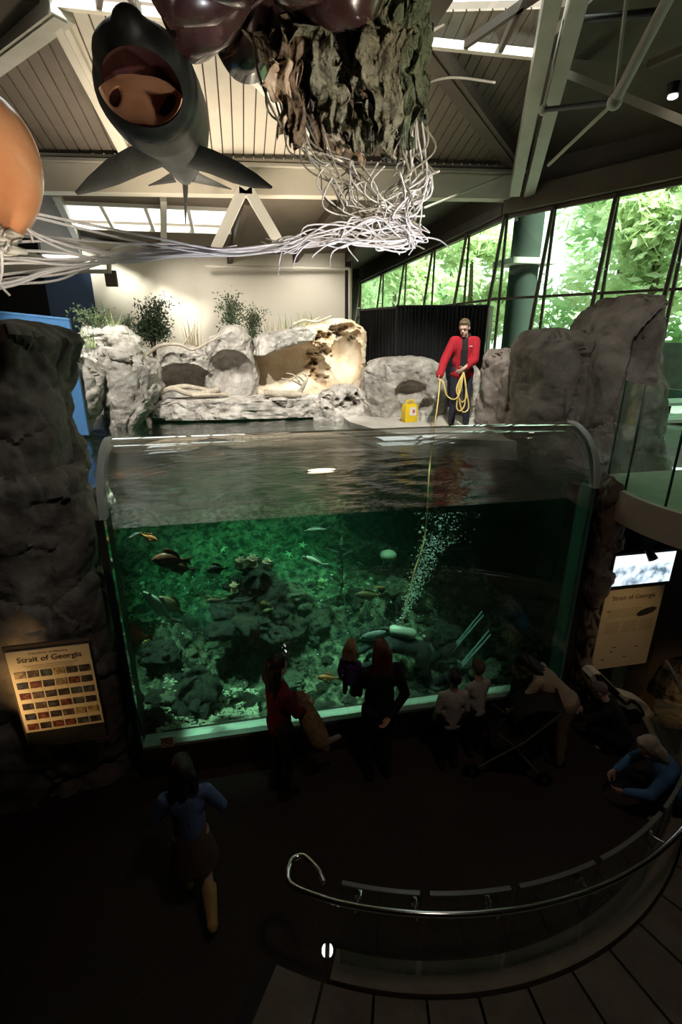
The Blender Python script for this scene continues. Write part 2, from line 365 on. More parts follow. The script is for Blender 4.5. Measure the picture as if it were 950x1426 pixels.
boarded(1, [Uu[0], Nn[1], Nn[0]], M_BBOARD, M_BROWN, label='brown boarded roof slope beside the western hip beam')
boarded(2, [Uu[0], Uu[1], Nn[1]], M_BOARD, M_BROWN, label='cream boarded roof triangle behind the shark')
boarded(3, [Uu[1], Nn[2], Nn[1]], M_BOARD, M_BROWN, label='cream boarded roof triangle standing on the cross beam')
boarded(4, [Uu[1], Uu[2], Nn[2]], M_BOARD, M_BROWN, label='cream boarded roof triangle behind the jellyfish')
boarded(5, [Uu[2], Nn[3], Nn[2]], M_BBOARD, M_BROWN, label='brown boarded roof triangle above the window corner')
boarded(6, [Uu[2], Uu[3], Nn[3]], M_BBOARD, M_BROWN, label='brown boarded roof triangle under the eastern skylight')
K = at(707, 300, Y=11.56); K.z = 6.87
KR = at(950, 250, D=11.25); KR.z = 6.87; kd = (KR-K); KR2 = K + kd*3.0
KL = at(500, 395, D=30); KL.z = 6.87
plate('ceiling_7', [Uu[3], Nn[3], KR+V((0, 0, .8)), V((9.8, 5.2, 8.3)), V((7, 5.2, UZ+.1))], (0, 0, .1), M_BROWN)
plate('ceiling_8', [Uu[0], Nn[0], V((-7, 11.42, Nn[0].z)), V((-7, 8.2, UZ))], (0, 0, .1), M_BROWN)
# hips and ridge beams
def hip(name, a, b, w, h, m, lab):
    a, b = V(a), V(b); o = struct(MB().beam(a+V((0, 0, -.03)), b+V((0, 0, -.03)), w, h).build(name, m), lab)
    MB().beam(a+V((-.03, 0, -.03-h/2)), b+V((-.03, 0, -.03-h/2)), w*.55, .04).build('beam_flange', m, o); return o
hip('trim_2', Uu[0], Nn[1], .2, .14, M_CREAM, 'cream hip beam left of the shark')
hip('trim_3', Uu[1], Nn[1], .16, .12, M_CREAM, 'cream hip beam behind the shark')
hip('trim_4', Uu[1], Nn[2], .2, .14, M_WHITEP, 'white hip beam behind the jellyfish frills')
hip('trim_5', Uu[2], Nn[2], .16, .12, M_BROWN, 'brown hip beam behind the jellyfish')
hip('trim_6', Uu[2]+V((-.1, 0, 0)), Nn[3], .34, .2, M_BROWN, 'wide brown hip beam running to the window corner')
hip('trim_7', Uu[0]+V((.1, 0, 0)), Nn[0]+V((0, 0, .25)), .3, .2, M_STEEL, 'grey hip beam of the western roof slope')
# skylights and flat roof above them
s1a, s1b = at(80, 20, Y=8.2).x, at(252, 20, Y=8.2).x; s2a, s2b = at(596, 20, Y=8.2).x, at(752, 20, Y=8.2).x
zR = UZ+.03
def slab(n, x0, x1, y0, y1, z, m=M_BROWN): return struct(MB().box(((x0+x1)/2, (y0+y1)/2, z+.06), (x1-x0, y1-y0, .12)).build(n, m))
slab('ceiling_9', -7.2, s1a, 6.6, 8.25, zR); slab('ceiling_10', s1b, s2a, 6.6, 8.25, zR); slab('ceiling_11', s2b, 7.2, 6.6, 8.25, zR)
slab('ceiling_12', -7.2, 10.2, -4.2, 6.6, zR)
slab('ceiling_13', 7.2, 10.2, 5.0, 6.7, zR)
for i, (x0, x1) in enumerate(((s1a, s1b), (s2a, s2b))):
    w = struct(MB().box(((x0+x1)/2, 8.2, zR-.02), (x1-x0, .09, .1)).build('window_%d' % (20+i), M_CREAM), 'bright roof skylight strip at the top of the hall, %s' % ('behind the shark snout' if i == 0 else 'near the truss'))
    for k in range(3):
        a = lerp(x0, x1, k/3)+.03; b = lerp(x0, x1, (k+1)/3)-.03
        MB().box(((a+b)/2, 7.4, zR+.05), (b-a, 1.55, .02)).build('pane', M_SKYGLASS, w)
        if k: MB().beam((a-.03, 8.2, zR), (a-.03+(.5 if k == 1 else -.4), 6.6, zR), .06, .1).build('glazing_bar', M_BROWN, w)
# ---- low rear roof with slanted skylight strip and rafters
ry0, rz0, ry1, rz1 = 11.72, 7.1, 14.75, 6.25
def rsl(x, t): return V((x, lerp(ry0, ry1, t), lerp(rz0, rz1, t)))
skl = at(88, 300, Y=12.8).x; skr = at(322, 320, Y=12.8).x
def rstrip(n, x0, x1, t0, t1, m): return plate(n, [rsl(x0, t0), rsl(x1, t0), rsl(x1, t1), rsl(x0, t1)], (0, 0, .12), m)
rstrip('ceiling_14', -7, 3.4, 0, .20, M_BBOARD); rstrip('ceiling_15', -7, skl, .20, .52, M_BBOARD); rstrip('ceiling_16', skr, 3.4, .20, .52, M_BBOARD); rstrip('ceiling_17', -7, 3.4, .52, 1.0, M_BBOARD)
w = struct(MB().beam(rsl(skl, .20), rsl(skr, .20), .05, .12).build('window_22', M_WHITEP), 'long bright skylight strip in the low rear roof')
MB().beam(rsl(skl, .52), rsl(skr, .52), .05, .12).build('frame_rail', M_WHITEP, w)
for k in range(4):
    a = lerp(skl, skr, k/4); b = lerp(skl, skr, (k+1)/4)
    MB().prism([rsl(a+.02, .21)+V((0, 0, .1)), rsl(b-.02, .21)+V((0, 0, .1)), rsl(b-.02, .51)+V((0, 0, .1)), rsl(a+.02, .51)+V((0, 0, .1))], (0, 0, .015)).build('pane', M_SKYGLASS, w)
    if k: MB().beam(rsl(a, .2), rsl(a, .52), .07, .1).build('glazing_bar', M_WHITEP, w)
for i, (xa, xb) in enumerate(((-5.2, -5.4), (-3.2, -3.5), (-1.25, -1.7), (.35, -.1), (2.2, 1.5), (3.2, 2.9))):
    o = struct(MB().beam(rsl(xa, .02)+V((0, 0, -.1)), rsl(xb, .98)+V((0, 0, -.1)), .12, .2).build('trim_%d' % (10+i), M_STEEL if i in (1, 2) else M_BROWN))
slab('ceiling_18', 3.3, 7.2, 11.6, 30, 7.6)
# cream soffit at the far west under the low roof
plate('ceiling_19', [at(-160, 350, Y=11.9), at(-10, 335, Y=11.9), at(110, 382, Y=12.6), at(-40, 385, Y=12.6)], (0, 0, .08), M_CREAM)
# ---- window walls
def wallpt(px, py, a, b):
    d = ray(px, py); n = V((-(b-a).y, (b-a).x, 0)); k = n.dot(a-V((0, 0, a.z)))/n.dot(d); return V((0, 0, CAM_H)) + d*k
HEAD, TRANS, SILLZ = 6.87, 5.2, 3.05
def headpx(px): return lerp(300, 395, (707-px)/207) if px < 707 else lerp(300, 250, (px-707)/243)
cutsL = [wallpt(px, headpx(px), K, KL) for px in (654, 606, 566, 534, 503)]
cutsR = [wallpt(px, headpx(px), K, KR2) for px in (774, 862)]
stepR = (cutsR[1]-cutsR[0]); stepR.z = 0
seqR = [V((K.x, K.y, 0))] + [V((p.x, p.y, 0)) for p in cutsR]
while len(seqR) < 7: seqR.append(seqR[-1]+stepR)
seqL = [V((K.x, K.y, 0))] + [V((p.x, p.y, 0)) for p in cutsL] + [V((KL.x, KL.y, 0))]
wn = 1
lab = {('L', 0): 'window bay beside the corner post, above the black drapes'}
def bay(a, b, lab):
    global wn
    t = (b-a).normalized()
    w = struct(MB().beam(a+V((0, 0, HEAD-.03)), b+V((0, 0, HEAD-.03)), .09, .07).build('window_%d' % wn, M_MULL), lab); wn += 1
    MB().beam(a+V((0, 0, TRANS)), b+V((0, 0, TRANS)), .08, .05).build('transom', M_MULL, w)
    MB().beam(a+V((0, 0, SILLZ)), b+V((0, 0, SILLZ)), .14, .1).build('window_sill', M_MULL, w)
    for z0, z1 in ((SILLZ+.05, TRANS-.025), (TRANS+.025, HEAD-.06)):
        MB().prism([a+V((0, 0, z0)), b+V((0, 0, z0)), b+V((0, 0, z1)), a+V((0, 0, z1))], V((t.y, -t.x, 0))*.012).build('pane', M_GLASS, w)
    return w
ordn = ['first', 'second', 'third', 'fourth', 'fifth', 'sixth', 'seventh']
for i in range(len(seqL)-1): bay(seqL[i], seqL[i+1], '%s tall glazed bay of the north window wall, counted from the corner post' % ordn[i])
for i in range(len(seqR)-1): bay(seqR[i], seqR[i+1], '%s tall glazed bay of the east window wall, counted from the corner post' % ordn[i])
def mullion(p, inward, lab, grp):
    m = empty('window_mullion', lab, 'mullion', (p.x, p.y, DECK), 0, grp)
    MB().tube([(0, 0, 0), (0, 0, HEAD-DECK)], .035, 8).build('outer_tube', M_MULL, m, 60)
    q = V(inward)*.55; MB().tube([q, V(inward)*.07+V((0, 0, HEAD-DECK))], .042, 8).build('inner_tube', M_MULL, m, 60)
    for z in (.9, 1.8, 2.7):
        e = lerp(.55, .07, z/(HEAD-DECK)); MB().tube([V((0, 0, z)), V(inward)*e+V((0, 0, z))], .012, 6).build('rung', M_STEEL, m)
tl = (seqL[-1]-seqL[0]).normalized(); inL = V((-tl.y, tl.x, 0)); tr = (seqR[-1]-seqR[0]).normalized(); inR = V((tr.y, -tr.x, 0))
inL = inL if inL.x < 0 else -inL; inR = inR if inR.x < 0 else -inR
for i, p in enumerate(seqL[:-1]): mullion(p, inL if i else (inL+inR).normalized(), ('brown twin-tube mullion at the corner post' if i == 0 else '%s brown twin-tube mullion of the north window wall from the corner post' % ordn[i-1]), 'window mullions')
for i, p in enumerate(seqR[1:-1]): mullion(p, inR, '%s brown twin-tube mullion of the east window wall from the corner post' % ordn[i], 'window mullions')
# headers above the glass, low walls below
def header(n, a, b, z0, z1, m, th):
    t = (b-a).normalized(); k = V((t.y, -t.x, 0)); k = k if k.x > 0 else -k
    return struct(MB().prism([a+V((0, 0, z0)), b+V((0, 0, z0)), b+V((0, 0, z1)), a+V((0, 0, z1))], k*th).build(n, m))
header('wall_north_head', seqL[0], seqL[-1], HEAD, 8.3, M_BROWN, .25); header('wall_east_head', seqR[0], seqR[-1], HEAD, 8.6, M_BROWN, .25)
header('wall_north_base', seqL[0], seqL[-1], DECK, SILLZ, M_BROWN, .2); header('wall_east_base', seqR[0], seqR[-1], DECK, SILLZ, M_BROWN, .2)
struct(MB().beam(V((K.x, K.y, HEAD+.22))-inR*.0, seqR[-1]+V((0, 0, HEAD+.22)), .36, .4).build('trim_20', M_BBOARD), 'brown header beam over the east window wall')
struct(MB().beam(V((K.x, K.y, HEAD+.12)), seqL[-1]+V((0, 0, HEAD+.12)), .3, .2).build('trim_21', M_BROWN), 'dark header beam over the north window wall')
# big twin ridge beam on the right
ra, rb = at(728, 262, Y=11.0), at(800, -60, D=7.4)
for i, dx in enumerate((-.16, .16)):
    struct(MB().beam(ra+V((dx, 0, 0)), rb+V((dx, 0, 0)), .2, .34).build('trim_%d' % (22+i), M_STEEL), 'long olive-grey ridge beam, %s of the pair above the window corner' % ('inner' if i == 0 else 'outer'))
# ---- tubular truss at the upper right
tr_ = empty('roof_truss', 'grey tubular roof truss with thin tie rods under the dark roof', 'truss', at(855, 140, D=8.5))
tb = tr_.location
def tl2(name, a, b, r, m=M_STEEL): MB().tube([V(a)-tb, V(b)-tb], r, 10).build(name, m, tr_, 60)
n1 = at(856, 142, D=8.4); n2 = at(757, 153, D=9.3); n3 = at(935, -10, D=7.6); n4 = at(786, 30, D=8.3); n5 = at(764, 230, D=10.6); n6 = at(876, -30, D=7.6)
n7 = at(930, 15, D=7.8)
tl2('strut', n2, n1, .035, M_DMETAL); tl2('strut', n4, n7, .04, M_DMETAL); tl2('brace', n1, n3, .065); tl2('tie_rod', n1, n6, .022); tl2('tie_rod', n1, n5, .026); tl2('tie_rod', n2, n4, .016)
MB().ell(n1-tb, .09).build('node', M_STEEL, tr_, 180); MB().ell(n2-tb, .07).build('node', M_STEEL, tr_, 180)
o = MB().beam(at(795, 105, D=10), at(960, 172, D=9), .12, .1).build('roof_purlin', M_STEEL); tag(o, 'grey purlin crossing behind the tubular truss', 'purlin')
o = MB().beam(at(905, 90, D=9), at(960, 66, D=8.5), .08, .08).build('roof_purlin', M_BBOARD); tag(o, 'thin brown purlin beside the ceiling lamp', 'purlin')
lp = empty('ceiling_lamp', 'small glowing ceiling lamp in the dark roof beside the truss', 'lamp', at(937, 135, D=8.8))
MB().tube([(0, 0, .02), (0, 0, .14)], [.07, .09], 14).build('lamp_housing', M_DMETAL, lp, 40); MB().ell((0, 0, 0), (.06, .06, .025)).build('bulb', mat('lamp_glow', (1, .86, .7), emit=6), lp, 180)
# cable stay from the beam corner
o = MB().tube([at(590, 290, Y=9.2), at(704, 244, Y=11.2)], .02, 8).build('stay_rod', M_STEEL, None, 60); tag(o, 'pale steel stay rod running to the window corner', 'rod')
# ---- white A-frame hanging truss
af = empty('a_frame_truss', 'white painted A-frame truss below the cross beam', 'truss', at(345, 348, Y=11.15)); q = af.location.copy()
p1, p2, p3 = at(342, 264, Y=11.15)-q, at(298, 352, Y=11.15)-q, at(392, 344, Y=11.15)-q
MB().beam(p1+V((-.05, 0, 0)), p2, .19, .14, (0, 1, 0)).build('leg', M_WHITEP, af); MB().beam(p1+V((.05, 0, 0)), p3, .19, .14, (0, 1, 0)).build('leg', M_WHITEP, af)
MB().tube([p2, p3], .045, 8).build('bottom_chord', M_WHITEP, af, 60); MB().beam(p1+V((-.12, 0, -.02)), p1+V((.12, 0, -.02)), .14, .12).build('apex_plate', M_WHITEP, af)
MB().tube([p1, p1+V((0, .3, .5))], .02).build('hanger', M_STEEL, af)
# pipes on the rear wall
pw = empty('wall_pipe', 'thin cream pipe along the top of the rear wall', 'pipe', at(487, 470, Y=13.9)); q = pw.location.copy()
MB().tube([at(285, 371, Y=14.0)-q, at(487, 374, Y=13.9)-q], .035).build('run', M_CREAM, pw, 60); MB().tube([at(487, 374, Y=13.9)-q, at(487, 470, Y=13.9)-q], .035).build('drop', M_CREAM, pw, 60)
pb = empty('pipe_bracket', 'short grey pipe rack hanging beside the dark blue wall', 'pipe', at(130, 378, Y=11.9)); q = pb.location.copy()
MB().tube([at(100, 378, Y=11.9)-q, at(155, 378, Y=11.9)-q], .04).build('run', M_STEEL, pb, 60); MB().tube([at(152, 360, Y=11.9)-q, at(152, 380, Y=11.9)-q], .045).build('hanger', M_STEEL, pb, 60); MB().box(at(155, 388, Y=12.0)-q, (.22, .12, .3)).build('junction_box', M_BROWN, pb)

# ================================================================== OUTDOORS
struct(MB().box((22, 18, 2.3), (26, 60, .2)).build('ground', mat('lawn', (.04, .06, .03), .9, col2=(.08, .11, .05), nscale=3)))
M_LEAF = leafmat('tree_leaf', (.62, .74, .44), (.88, .94, .70)); M_LEAF2 = leafmat('conifer_leaf', (.38, .56, .30), (.62, .76, .48)); M_BARK = mat('bark', (.12, .09, .06), .9, col2=(.2, .16, .11), nscale=8)
rnd = random.Random(4)
def tree(x, y, h, r, m, label, n=2600, leaf=.2):
    t = empty('tree', label, 'tree', (x, y, 2.4), 0, 'trees outside the windows')
    MB().tube([(0, 0, -.1), (.1, 0, h*.4), (0, .1, h*.85)], [r*.09, r*.06, .03], 8).build('trunk', M_BARK, t, 60)
    mb = MB()
    cl = [(V((rnd.gauss(0, .42)*r, rnd.gauss(0, .42)*r, h*(.22+.75*rnd.random()))), r*(.25+.3*rnd.random())) for _ in range(16)]
    for _ in range(n):
        c, cr = rnd.choice(cl); d = V((rnd.gauss(0, 1), rnd.gauss(0, 1), rnd.gauss(0, 1))).normalized(); p = c+d*cr*(.55+.45*rnd.random())
        a = V((rnd.gauss(0, 1), rnd.gauss(0, 1), rnd.gauss(0, 1))).normalized(); b = a.orthogonal().normalized(); s = leaf*(.6+.8*rnd.random())
        mb._add([p-a*s, p+b*s*.45, p+a*s, p-b*s*.45], [(0, 1, 2, 3)])
    mb.build('foliage', m, t)
TL = ['bright leafy tree framed by the east bays next to the round column', 'tall darker tree behind the bright one by the round column', 'yellow-green tree seen through the north bays nearest the corner post', 'bright tree filling the middle north bays', 'tall dark tree at the far end of the north window wall', 'bright tree in front of the far dark tree', 'leafy tree beyond the east bay above the rock summit', 'big dark tree far behind the rock summit', 'dark tree beyond the balcony', 'huge pale tree in the gap past the north bays', 'large pale tree standing behind all the east bays', 'slim yellow-green tree near the end of the north wall']
for i, (x, y, h, r, k) in enumerate(((11.5, 13.5, 7.5, 2.2, 0), (13.5, 17.5, 8.5, 2.6, 1), (9.2, 20.5, 7, 2.0, 0), (9.6, 27, 9, 2.3, 0), (13.5, 33, 11, 3, 1), (10.2, 34.5, 9, 2.4, 0), (12.6, 9.5, 8, 2.4, 0), (16.5, 12, 10, 3, 1), (14, 5.0, 8, 2.4, 1), (12.4, 44, 12, 3.4, 0), (17.5, 22, 11, 3.2, 0), (9.6, 40.5, 10, 2.6, 0))):
    tree(x, y, h, r, (M_LEAF, M_LEAF2)[k], TL[i], 3400, .22)
tw = seqR[0]+V((3.2, 1.2, 0)); tv_ = seqR[-1]+V((3.2, 1.2, 0)); struct(MB().beam(tw+V((0, 0, 3.3)), tv_+V((0, 0, 3.3)), .3, 1.9).build('wall_terrace', mat('terrace_wall', (.03, .04, .035), .9, col2=(.06, .08, .06), nscale=2)))
co = empty('concrete_column', 'dark round column standing outside behind the corner post', 'column', (K.x+.75, K.y+.4, 2.4))
MB().tube([(0, 0, 0), (0, 0, 4.6)], .33, 20).build('shaft', mat('dark_concrete', (.035, .05, .045), .8), co, 60); MB().box((.0, 0, 3.6), (1.1, 1.0, .12)).build('collar', M_WHITEP, co)

# ================================================================== BALCONY ON THE RIGHT
bc, br = V((5.45, 4.15, 0)), 1.62
arc = [bc+V((math.cos(R(a))*br, math.sin(R(a))*br, 0)) for a in range(160, 272, 4)]
bal = struct(MB().prism([(p.x, p.y, 2.62) for p in arc] + [(9.8, arc[-1].y, 2.62), (9.8, 5.0, 2.62), (4.02, 5.0, 2.62)], (0, 0, .33)).build('floor_balcony', mat('balcony_concrete', (.52, .46, .40), .8, col2=(.58, .52, .45), nscale=6)), 'curved concrete balcony slab over the sign')
gl = empty('balcony_guard', 'curved frameless glass guard standing on the concrete balcony', 'railing', (arc[4].x, arc[4].y, 2.95)); q = gl.location.copy()
g_arc = [bc+V((math.cos(R(a))*(br-.07), math.sin(R(a))*(br-.07), 0)) for a in range(150, 272, 2)]
for k in range(0, len(g_arc)-1, 10):
    seg = g_arc[k:k+11]
    if len(seg) < 3: continue
    seg = [seg[0].lerp(seg[1], .15)] + seg[1:-1] + [seg[-1].lerp(seg[-2], .15)]
    mb = MB(); rings = []
    for p in seg:
        n = (p-bc).normalized(); a = V((p.x, p.y, 2.95))-q; rings.append([a+n*.008, a-n*.008, a-n*.008+V((0, 0, 1.08)), a+n*.008+V((0, 0, 1.08))])
    mb.loft(rings).build('glass_panel', M_BALGLASS, gl)
    for e in (rings[0], ): MB().beam((e[0]+e[1])/2, (e[2]+e[3])/2, .02, .014, (0, 1, 0)).build('glass_edge', mat('glass_edge_green', (.03, .10, .07), .2), gl)
# pale tables seen through the balcony glass
for i, (px, py, Yv) in enumerate(((935, 560, 7.5), (925, 600, 6.6))):
    p = at(px, py, Y=Yv); tb2 = empty('terrace_bench', ('pale slatted bench beyond the balcony glass', 'low pale bench close behind the balcony glass')[i], 'bench', (p.x+.5, p.y, DECK))
    hh = max(.35, p.z-DECK)
    for k in range(3): MB().box((0, -.18+.18*k, hh), (1.7, .15, .05)).build('slat', M_WHITEP, tb2)
    for s in (-.7, .7): MB().box((s, 0, hh/2), (.06, .4, hh)).build('leg', M_DMETAL, tb2)
# ================================================================== TANK
XL, XR, YG, ZS, ZC, RC = -1.26, 3.56, 4.44, .38, 2.98, .60
def profile(off):
    pts = [(YG+off, ZS), (YG+off, lerp(ZS, ZC, .5)), (YG+off, ZC)]
    for a in range(10, 91, 8): pts.append((YG+RC-(RC-off)*math.cos(R(a)), ZC+(RC-off)*math.sin(R(a))))
    return pts
tank = empty('acrylic_tank_window', 'clear curved acrylic window of the green-lit aquarium pool', 'aquarium', (1.15, YG, 0)); q = tank.location.copy()
po, pi_ = profile(0), profile(.07)
xs = [lerp(XL, XR, k/12) for k in range(13)]
mb = MB(); mb.loft([[V((x, y, z))-q for y, z in po + pi_[::-1]] for x in xs]).build('acrylic_panel', M_ACRYL, tank, 40)
for x, w in ((XL-.03, .06), (XR, .06)):
    MB().loft([[V((x+k*w, y, z))-q for y, z in profile(-.012)[2:] + profile(.085)[2:][::-1]] for k in (0, 1)]).build('rim', M_RIM, tank, 40)
MB().box(V((XR+.01, YG+.10, (ZS+ZC)/2))-q, (.06, .19, ZC-ZS)).build('jamb', M_JAMB, tank)
MB().box(V((XL-.04, YG+.14, (ZS+ZC)/2))-q, (.06, .30, ZC-ZS)).build('jamb', mat('dark_jamb', (.02, .03, .028), .6), tank)
MB().box(V((1.15, YG+.09, ZS+.01))-q, (XR-XL, .18, .05)).build('sill', M_SILL, tank)
# water body
wx0, wx1, wy0, wy1, wz0, wz1 = -3.1, 4.3, YG+.075, 11.0, .05, 2.86
nx, ny = 130, 120; top = []
for j in range(ny+1):
    for i in range(nx+1):
        x, y = lerp(wx0, wx1, i/nx), lerp(wy0, wy1, j/ny)
        f = min(1, (j)/3, (ny-j)/2)
        h = .010*noise.noise(V((x*2.3, y*3.2, 0)))+.005*noise.noise(V((x*6, y*8, 3)))
        # rings around the place where the bubbles break the surface
        d = math.hypot(x-2.15, y-5.7); h += .012*math.sin(d*16)*math.exp(-d*.9)
        top.append((x, y, wz1+h*f))
fs = [(j*(nx+1)+i, j*(nx+1)+i+1, (j+1)*(nx+1)+i+1, (j+1)*(nx+1)+i) for j in range(ny) for i in range(nx)]
mb = MB(); mb._add(top, fs); n0 = len(mb.v)
ring = [i for i in range(nx+1)] + [j*(nx+1)+nx for j in range(1, ny+1)] + [ny*(nx+1)+i for i in range(nx-1, -1, -1)] + [j*(nx+1) for j in range(ny-1, 0, -1)]
mb.v += [(mb.v[i][0], mb.v[i][1], wz0) for i in ring]; k = len(ring)
sd = [(ring[i], ring[(i+1) % k], n0+(i+1) % k, n0+i) for i in range(k)] + [tuple(range(n0+k-1, n0-1, -1))]
mb.f += sd; mb.m += [0]*len(sd)
wo = mb.build('water', M_WATER, None, 50); tag(wo, 'rippled green pool water behind the acrylic window', 'water', kind='stuff')
# basin walls
M_BASIN = mat('dark_green_basin', (.03, .06, .045), .9, col2=(.07, .12, .085), nscale=2.5, bump=.5, bscale=6)
struct(MB().box((.6, 11.15, 1.4), (7.8, .2, 2.9)).build('wall_basin_back', M_BASIN)); struct(MB().box((-3.2, 7.9, 1.4), (.2, 6.6, 2.9)).build('wall_basin_left', M_BASIN))
struct(MB().box((4.4, 7.6, 1.4), (.2, 6.3, 2.6)).build('wall_basin_right', M_BASIN)); struct(MB().box((.6, 7.8, -.05), (7.6, 6.6, .12)).build('floor_basin', M_BASIN))

# ================================================================== ROCKS
def rock_obj(name, label, m, cat='boulder', group=None, **kw):
    rows = kw.pop('rows'); Yf = kw.pop('Yf'); th = kw.pop('th'); mb = loft_rock(rows, Yf, th, **kw)
    o = mb.build(name, m, None, 42); return tag(o, label, cat, group)
GB = 'cast boulders around the pool'
# foreground pillar on the left with the sign
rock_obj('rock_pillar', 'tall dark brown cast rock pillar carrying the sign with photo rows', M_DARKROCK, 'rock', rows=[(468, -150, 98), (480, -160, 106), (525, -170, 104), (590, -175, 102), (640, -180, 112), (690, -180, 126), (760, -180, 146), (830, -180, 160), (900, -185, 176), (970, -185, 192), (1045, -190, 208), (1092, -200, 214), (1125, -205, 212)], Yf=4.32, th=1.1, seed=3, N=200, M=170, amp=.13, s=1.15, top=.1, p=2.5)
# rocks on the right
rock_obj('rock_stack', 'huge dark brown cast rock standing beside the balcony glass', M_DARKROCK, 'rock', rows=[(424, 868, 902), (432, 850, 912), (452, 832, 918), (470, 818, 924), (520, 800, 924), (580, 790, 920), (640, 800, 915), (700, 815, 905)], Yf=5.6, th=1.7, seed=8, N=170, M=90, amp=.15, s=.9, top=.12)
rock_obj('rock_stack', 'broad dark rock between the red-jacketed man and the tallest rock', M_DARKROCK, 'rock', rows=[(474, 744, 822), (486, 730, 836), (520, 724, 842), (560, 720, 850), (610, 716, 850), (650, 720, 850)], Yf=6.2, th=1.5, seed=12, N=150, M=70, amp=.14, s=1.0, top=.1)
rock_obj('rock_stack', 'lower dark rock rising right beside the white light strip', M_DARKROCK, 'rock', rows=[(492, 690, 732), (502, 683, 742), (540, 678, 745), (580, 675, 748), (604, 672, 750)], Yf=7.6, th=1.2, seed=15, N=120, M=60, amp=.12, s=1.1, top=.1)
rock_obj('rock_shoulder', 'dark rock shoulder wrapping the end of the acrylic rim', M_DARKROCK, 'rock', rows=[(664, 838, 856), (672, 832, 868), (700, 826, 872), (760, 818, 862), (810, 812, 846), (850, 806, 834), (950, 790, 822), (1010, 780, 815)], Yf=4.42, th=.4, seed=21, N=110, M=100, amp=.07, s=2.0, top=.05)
# pale rocks around the pool
rock_obj('boulder', 'pale boulder topped with grassy plants beside the blue panel', M_ROCK, group=GB, rows=[(462, 112, 184), (470, 98, 194), (490, 96, 198), (510, 94, 200)], Yf=10.3, th=1.0, seed=31, M=40, amp=.1, s=1.8)
rock_obj('boulder', 'pale cracked boulder leaning against the dark pillar', M_ROCK, group=GB, rows=[(512, 66, 132), (524, 60, 142), (550, 60, 146), (575, 62, 142), (596, 66, 128), (615, 70, 112), (640, 74, 100)], Yf=9.0, th=1.0, seed=33, N=120, M=60, amp=.11, s=1.7)
rock_obj('boulder', 'largest pale faceted boulder left of the driftwood hollow', M_ROCK, group=GB, rows=[(493, 138, 202), (503, 134, 215), (520, 132, 222), (545, 136, 222), (570, 142, 216), (586, 148, 204), (610, 150, 196)], Yf=9.55, th=1.2, seed=36, N=140, M=70, amp=.13, s=1.5)
rock_obj('boulder', 'grey overhanging rock above the long driftwood log', M_ROCK, group=GB, rows=[(490, 226, 285), (497, 216, 295), (515, 212, 300), (540, 210, 300), (560, 208, 300), (590, 206, 300)], Yf=10.35, th=1.2, seed=41, N=160, M=80, amp=.09, s=1.9, holes=[hole(256, 536, 10.35, .62, .40, .75)])
rock_obj('boulder', 'pale peaked boulder with a smooth scooped hollow', M_ROCK, group=GB, rows=[(462, 306, 340), (470, 292, 350), (490, 286, 356), (515, 284, 358), (550, 284, 360), (590, 284, 362)], Yf=10.45, th=1.2, seed=44, N=150, M=90, amp=.08, s=1.7, holes=[hole(322, 524, 10.45, .46, .50, .55)])
pr = random.Random(9); pits = []
for k in range(46):
    t = pr.random(); px = lerp(438, 462, t)+pr.uniform(-8, 9)+18*max(0, .5-t)*0; py = lerp(462, 535, pr.random())
    g = at(px + (py-500)*-.12, py, Y=10.55); pits.append((g.x, g.z, pr.uniform(.045, .10), pr.uniform(.08, .16)))
for k in range(16):
    g = at(pr.uniform(462, 500), pr.uniform(452, 470), Y=10.55); pits.append((g.x, g.z, pr.uniform(.05, .11), pr.uniform(.07, .14)))
rock_obj('sandstone_outcrop', 'tan weathered outcrop with honeycomb pits and a deep orange hollow', M_TAN, group=GB, rows=[(449, 455, 496), (455, 415, 508), (462, 376, 514), (475, 358, 514), (500, 352, 512), (530, 350, 512), (560, 350, 516), (592, 350, 520)], Yf=10.55, th=1.3, seed=47, N=340, M=190, amp=.05, s=1.6, top=.08, pits=pits, holes=[hole(400, 512, 10.55, .80, .58, .70, .42), hole(484, 500, 10.55, .36, .52, .45, .5)])
rock_obj('boulder', 'grey slab capping the orange hollow of the outcrop', M_ROCK, group=GB, rows=[(458, 404, 432), (464, 366, 440), (474, 354, 436), (484, 354, 400), (494, 354, 372)], Yf=10.3, th=1.0, seed=50, N=140, M=46, amp=.06, s=2.2, top=.05)
rock_obj('rock_ledge', 'long pale rock lip along the back edge of the pool', M_ROCK, group=GB, rows=[(556, 222, 500), (560, 208, 512), (570, 200, 522), (577, 204, 524), (580, 212, 518)], Yf=10.0, th=1.0, seed=53, N=420, M=36, amp=.09, s=2.4, top=.03)
pits2 = []
for k in range(22):
    g = at(pr.uniform(455, 500), pr.uniform(548, 572), Y=9.75); pits2.append((g.x, g.z, pr.uniform(.035, .08), pr.uniform(.06, .12)))
rock_obj('boulder', 'low pitted pale rock at the foot of the honeycomb outcrop', M_ROCK, group=GB, rows=[(541, 470, 500), (548, 452, 512), (565, 440, 520), (582, 436, 528), (598, 440, 528)], Yf=9.75, th=.9, seed=57, N=180, M=60, amp=.06, s=2.6, pits=pits2, top=.05)
rock_obj('boulder', 'pale split boulder with a dark crevice behind the yellow case', M_ROCK, group=GB, rows=[(506, 512, 614), (516, 504, 622), (535, 502, 626), (560, 502, 626), (580, 504, 622), (596, 508, 620)], Yf=9.5, th=1.0, seed=60, N=200, M=70, amp=.09, s=1.5, holes=[hole(572, 546, 9.5, .30, .22, .35, .4), hole(596, 566, 9.5, .16, .16, .25, .4)])
rock_obj('boulder', 'narrow pale boulder behind the trousers of the red-jacketed man', M_ROCK, group=GB, rows=[(518, 652, 668), (528, 646, 674), (560, 640, 674), (592, 638, 674)], Yf=9.2, th=.7, seed=63, N=90, M=50, amp=.08, s=2.0)
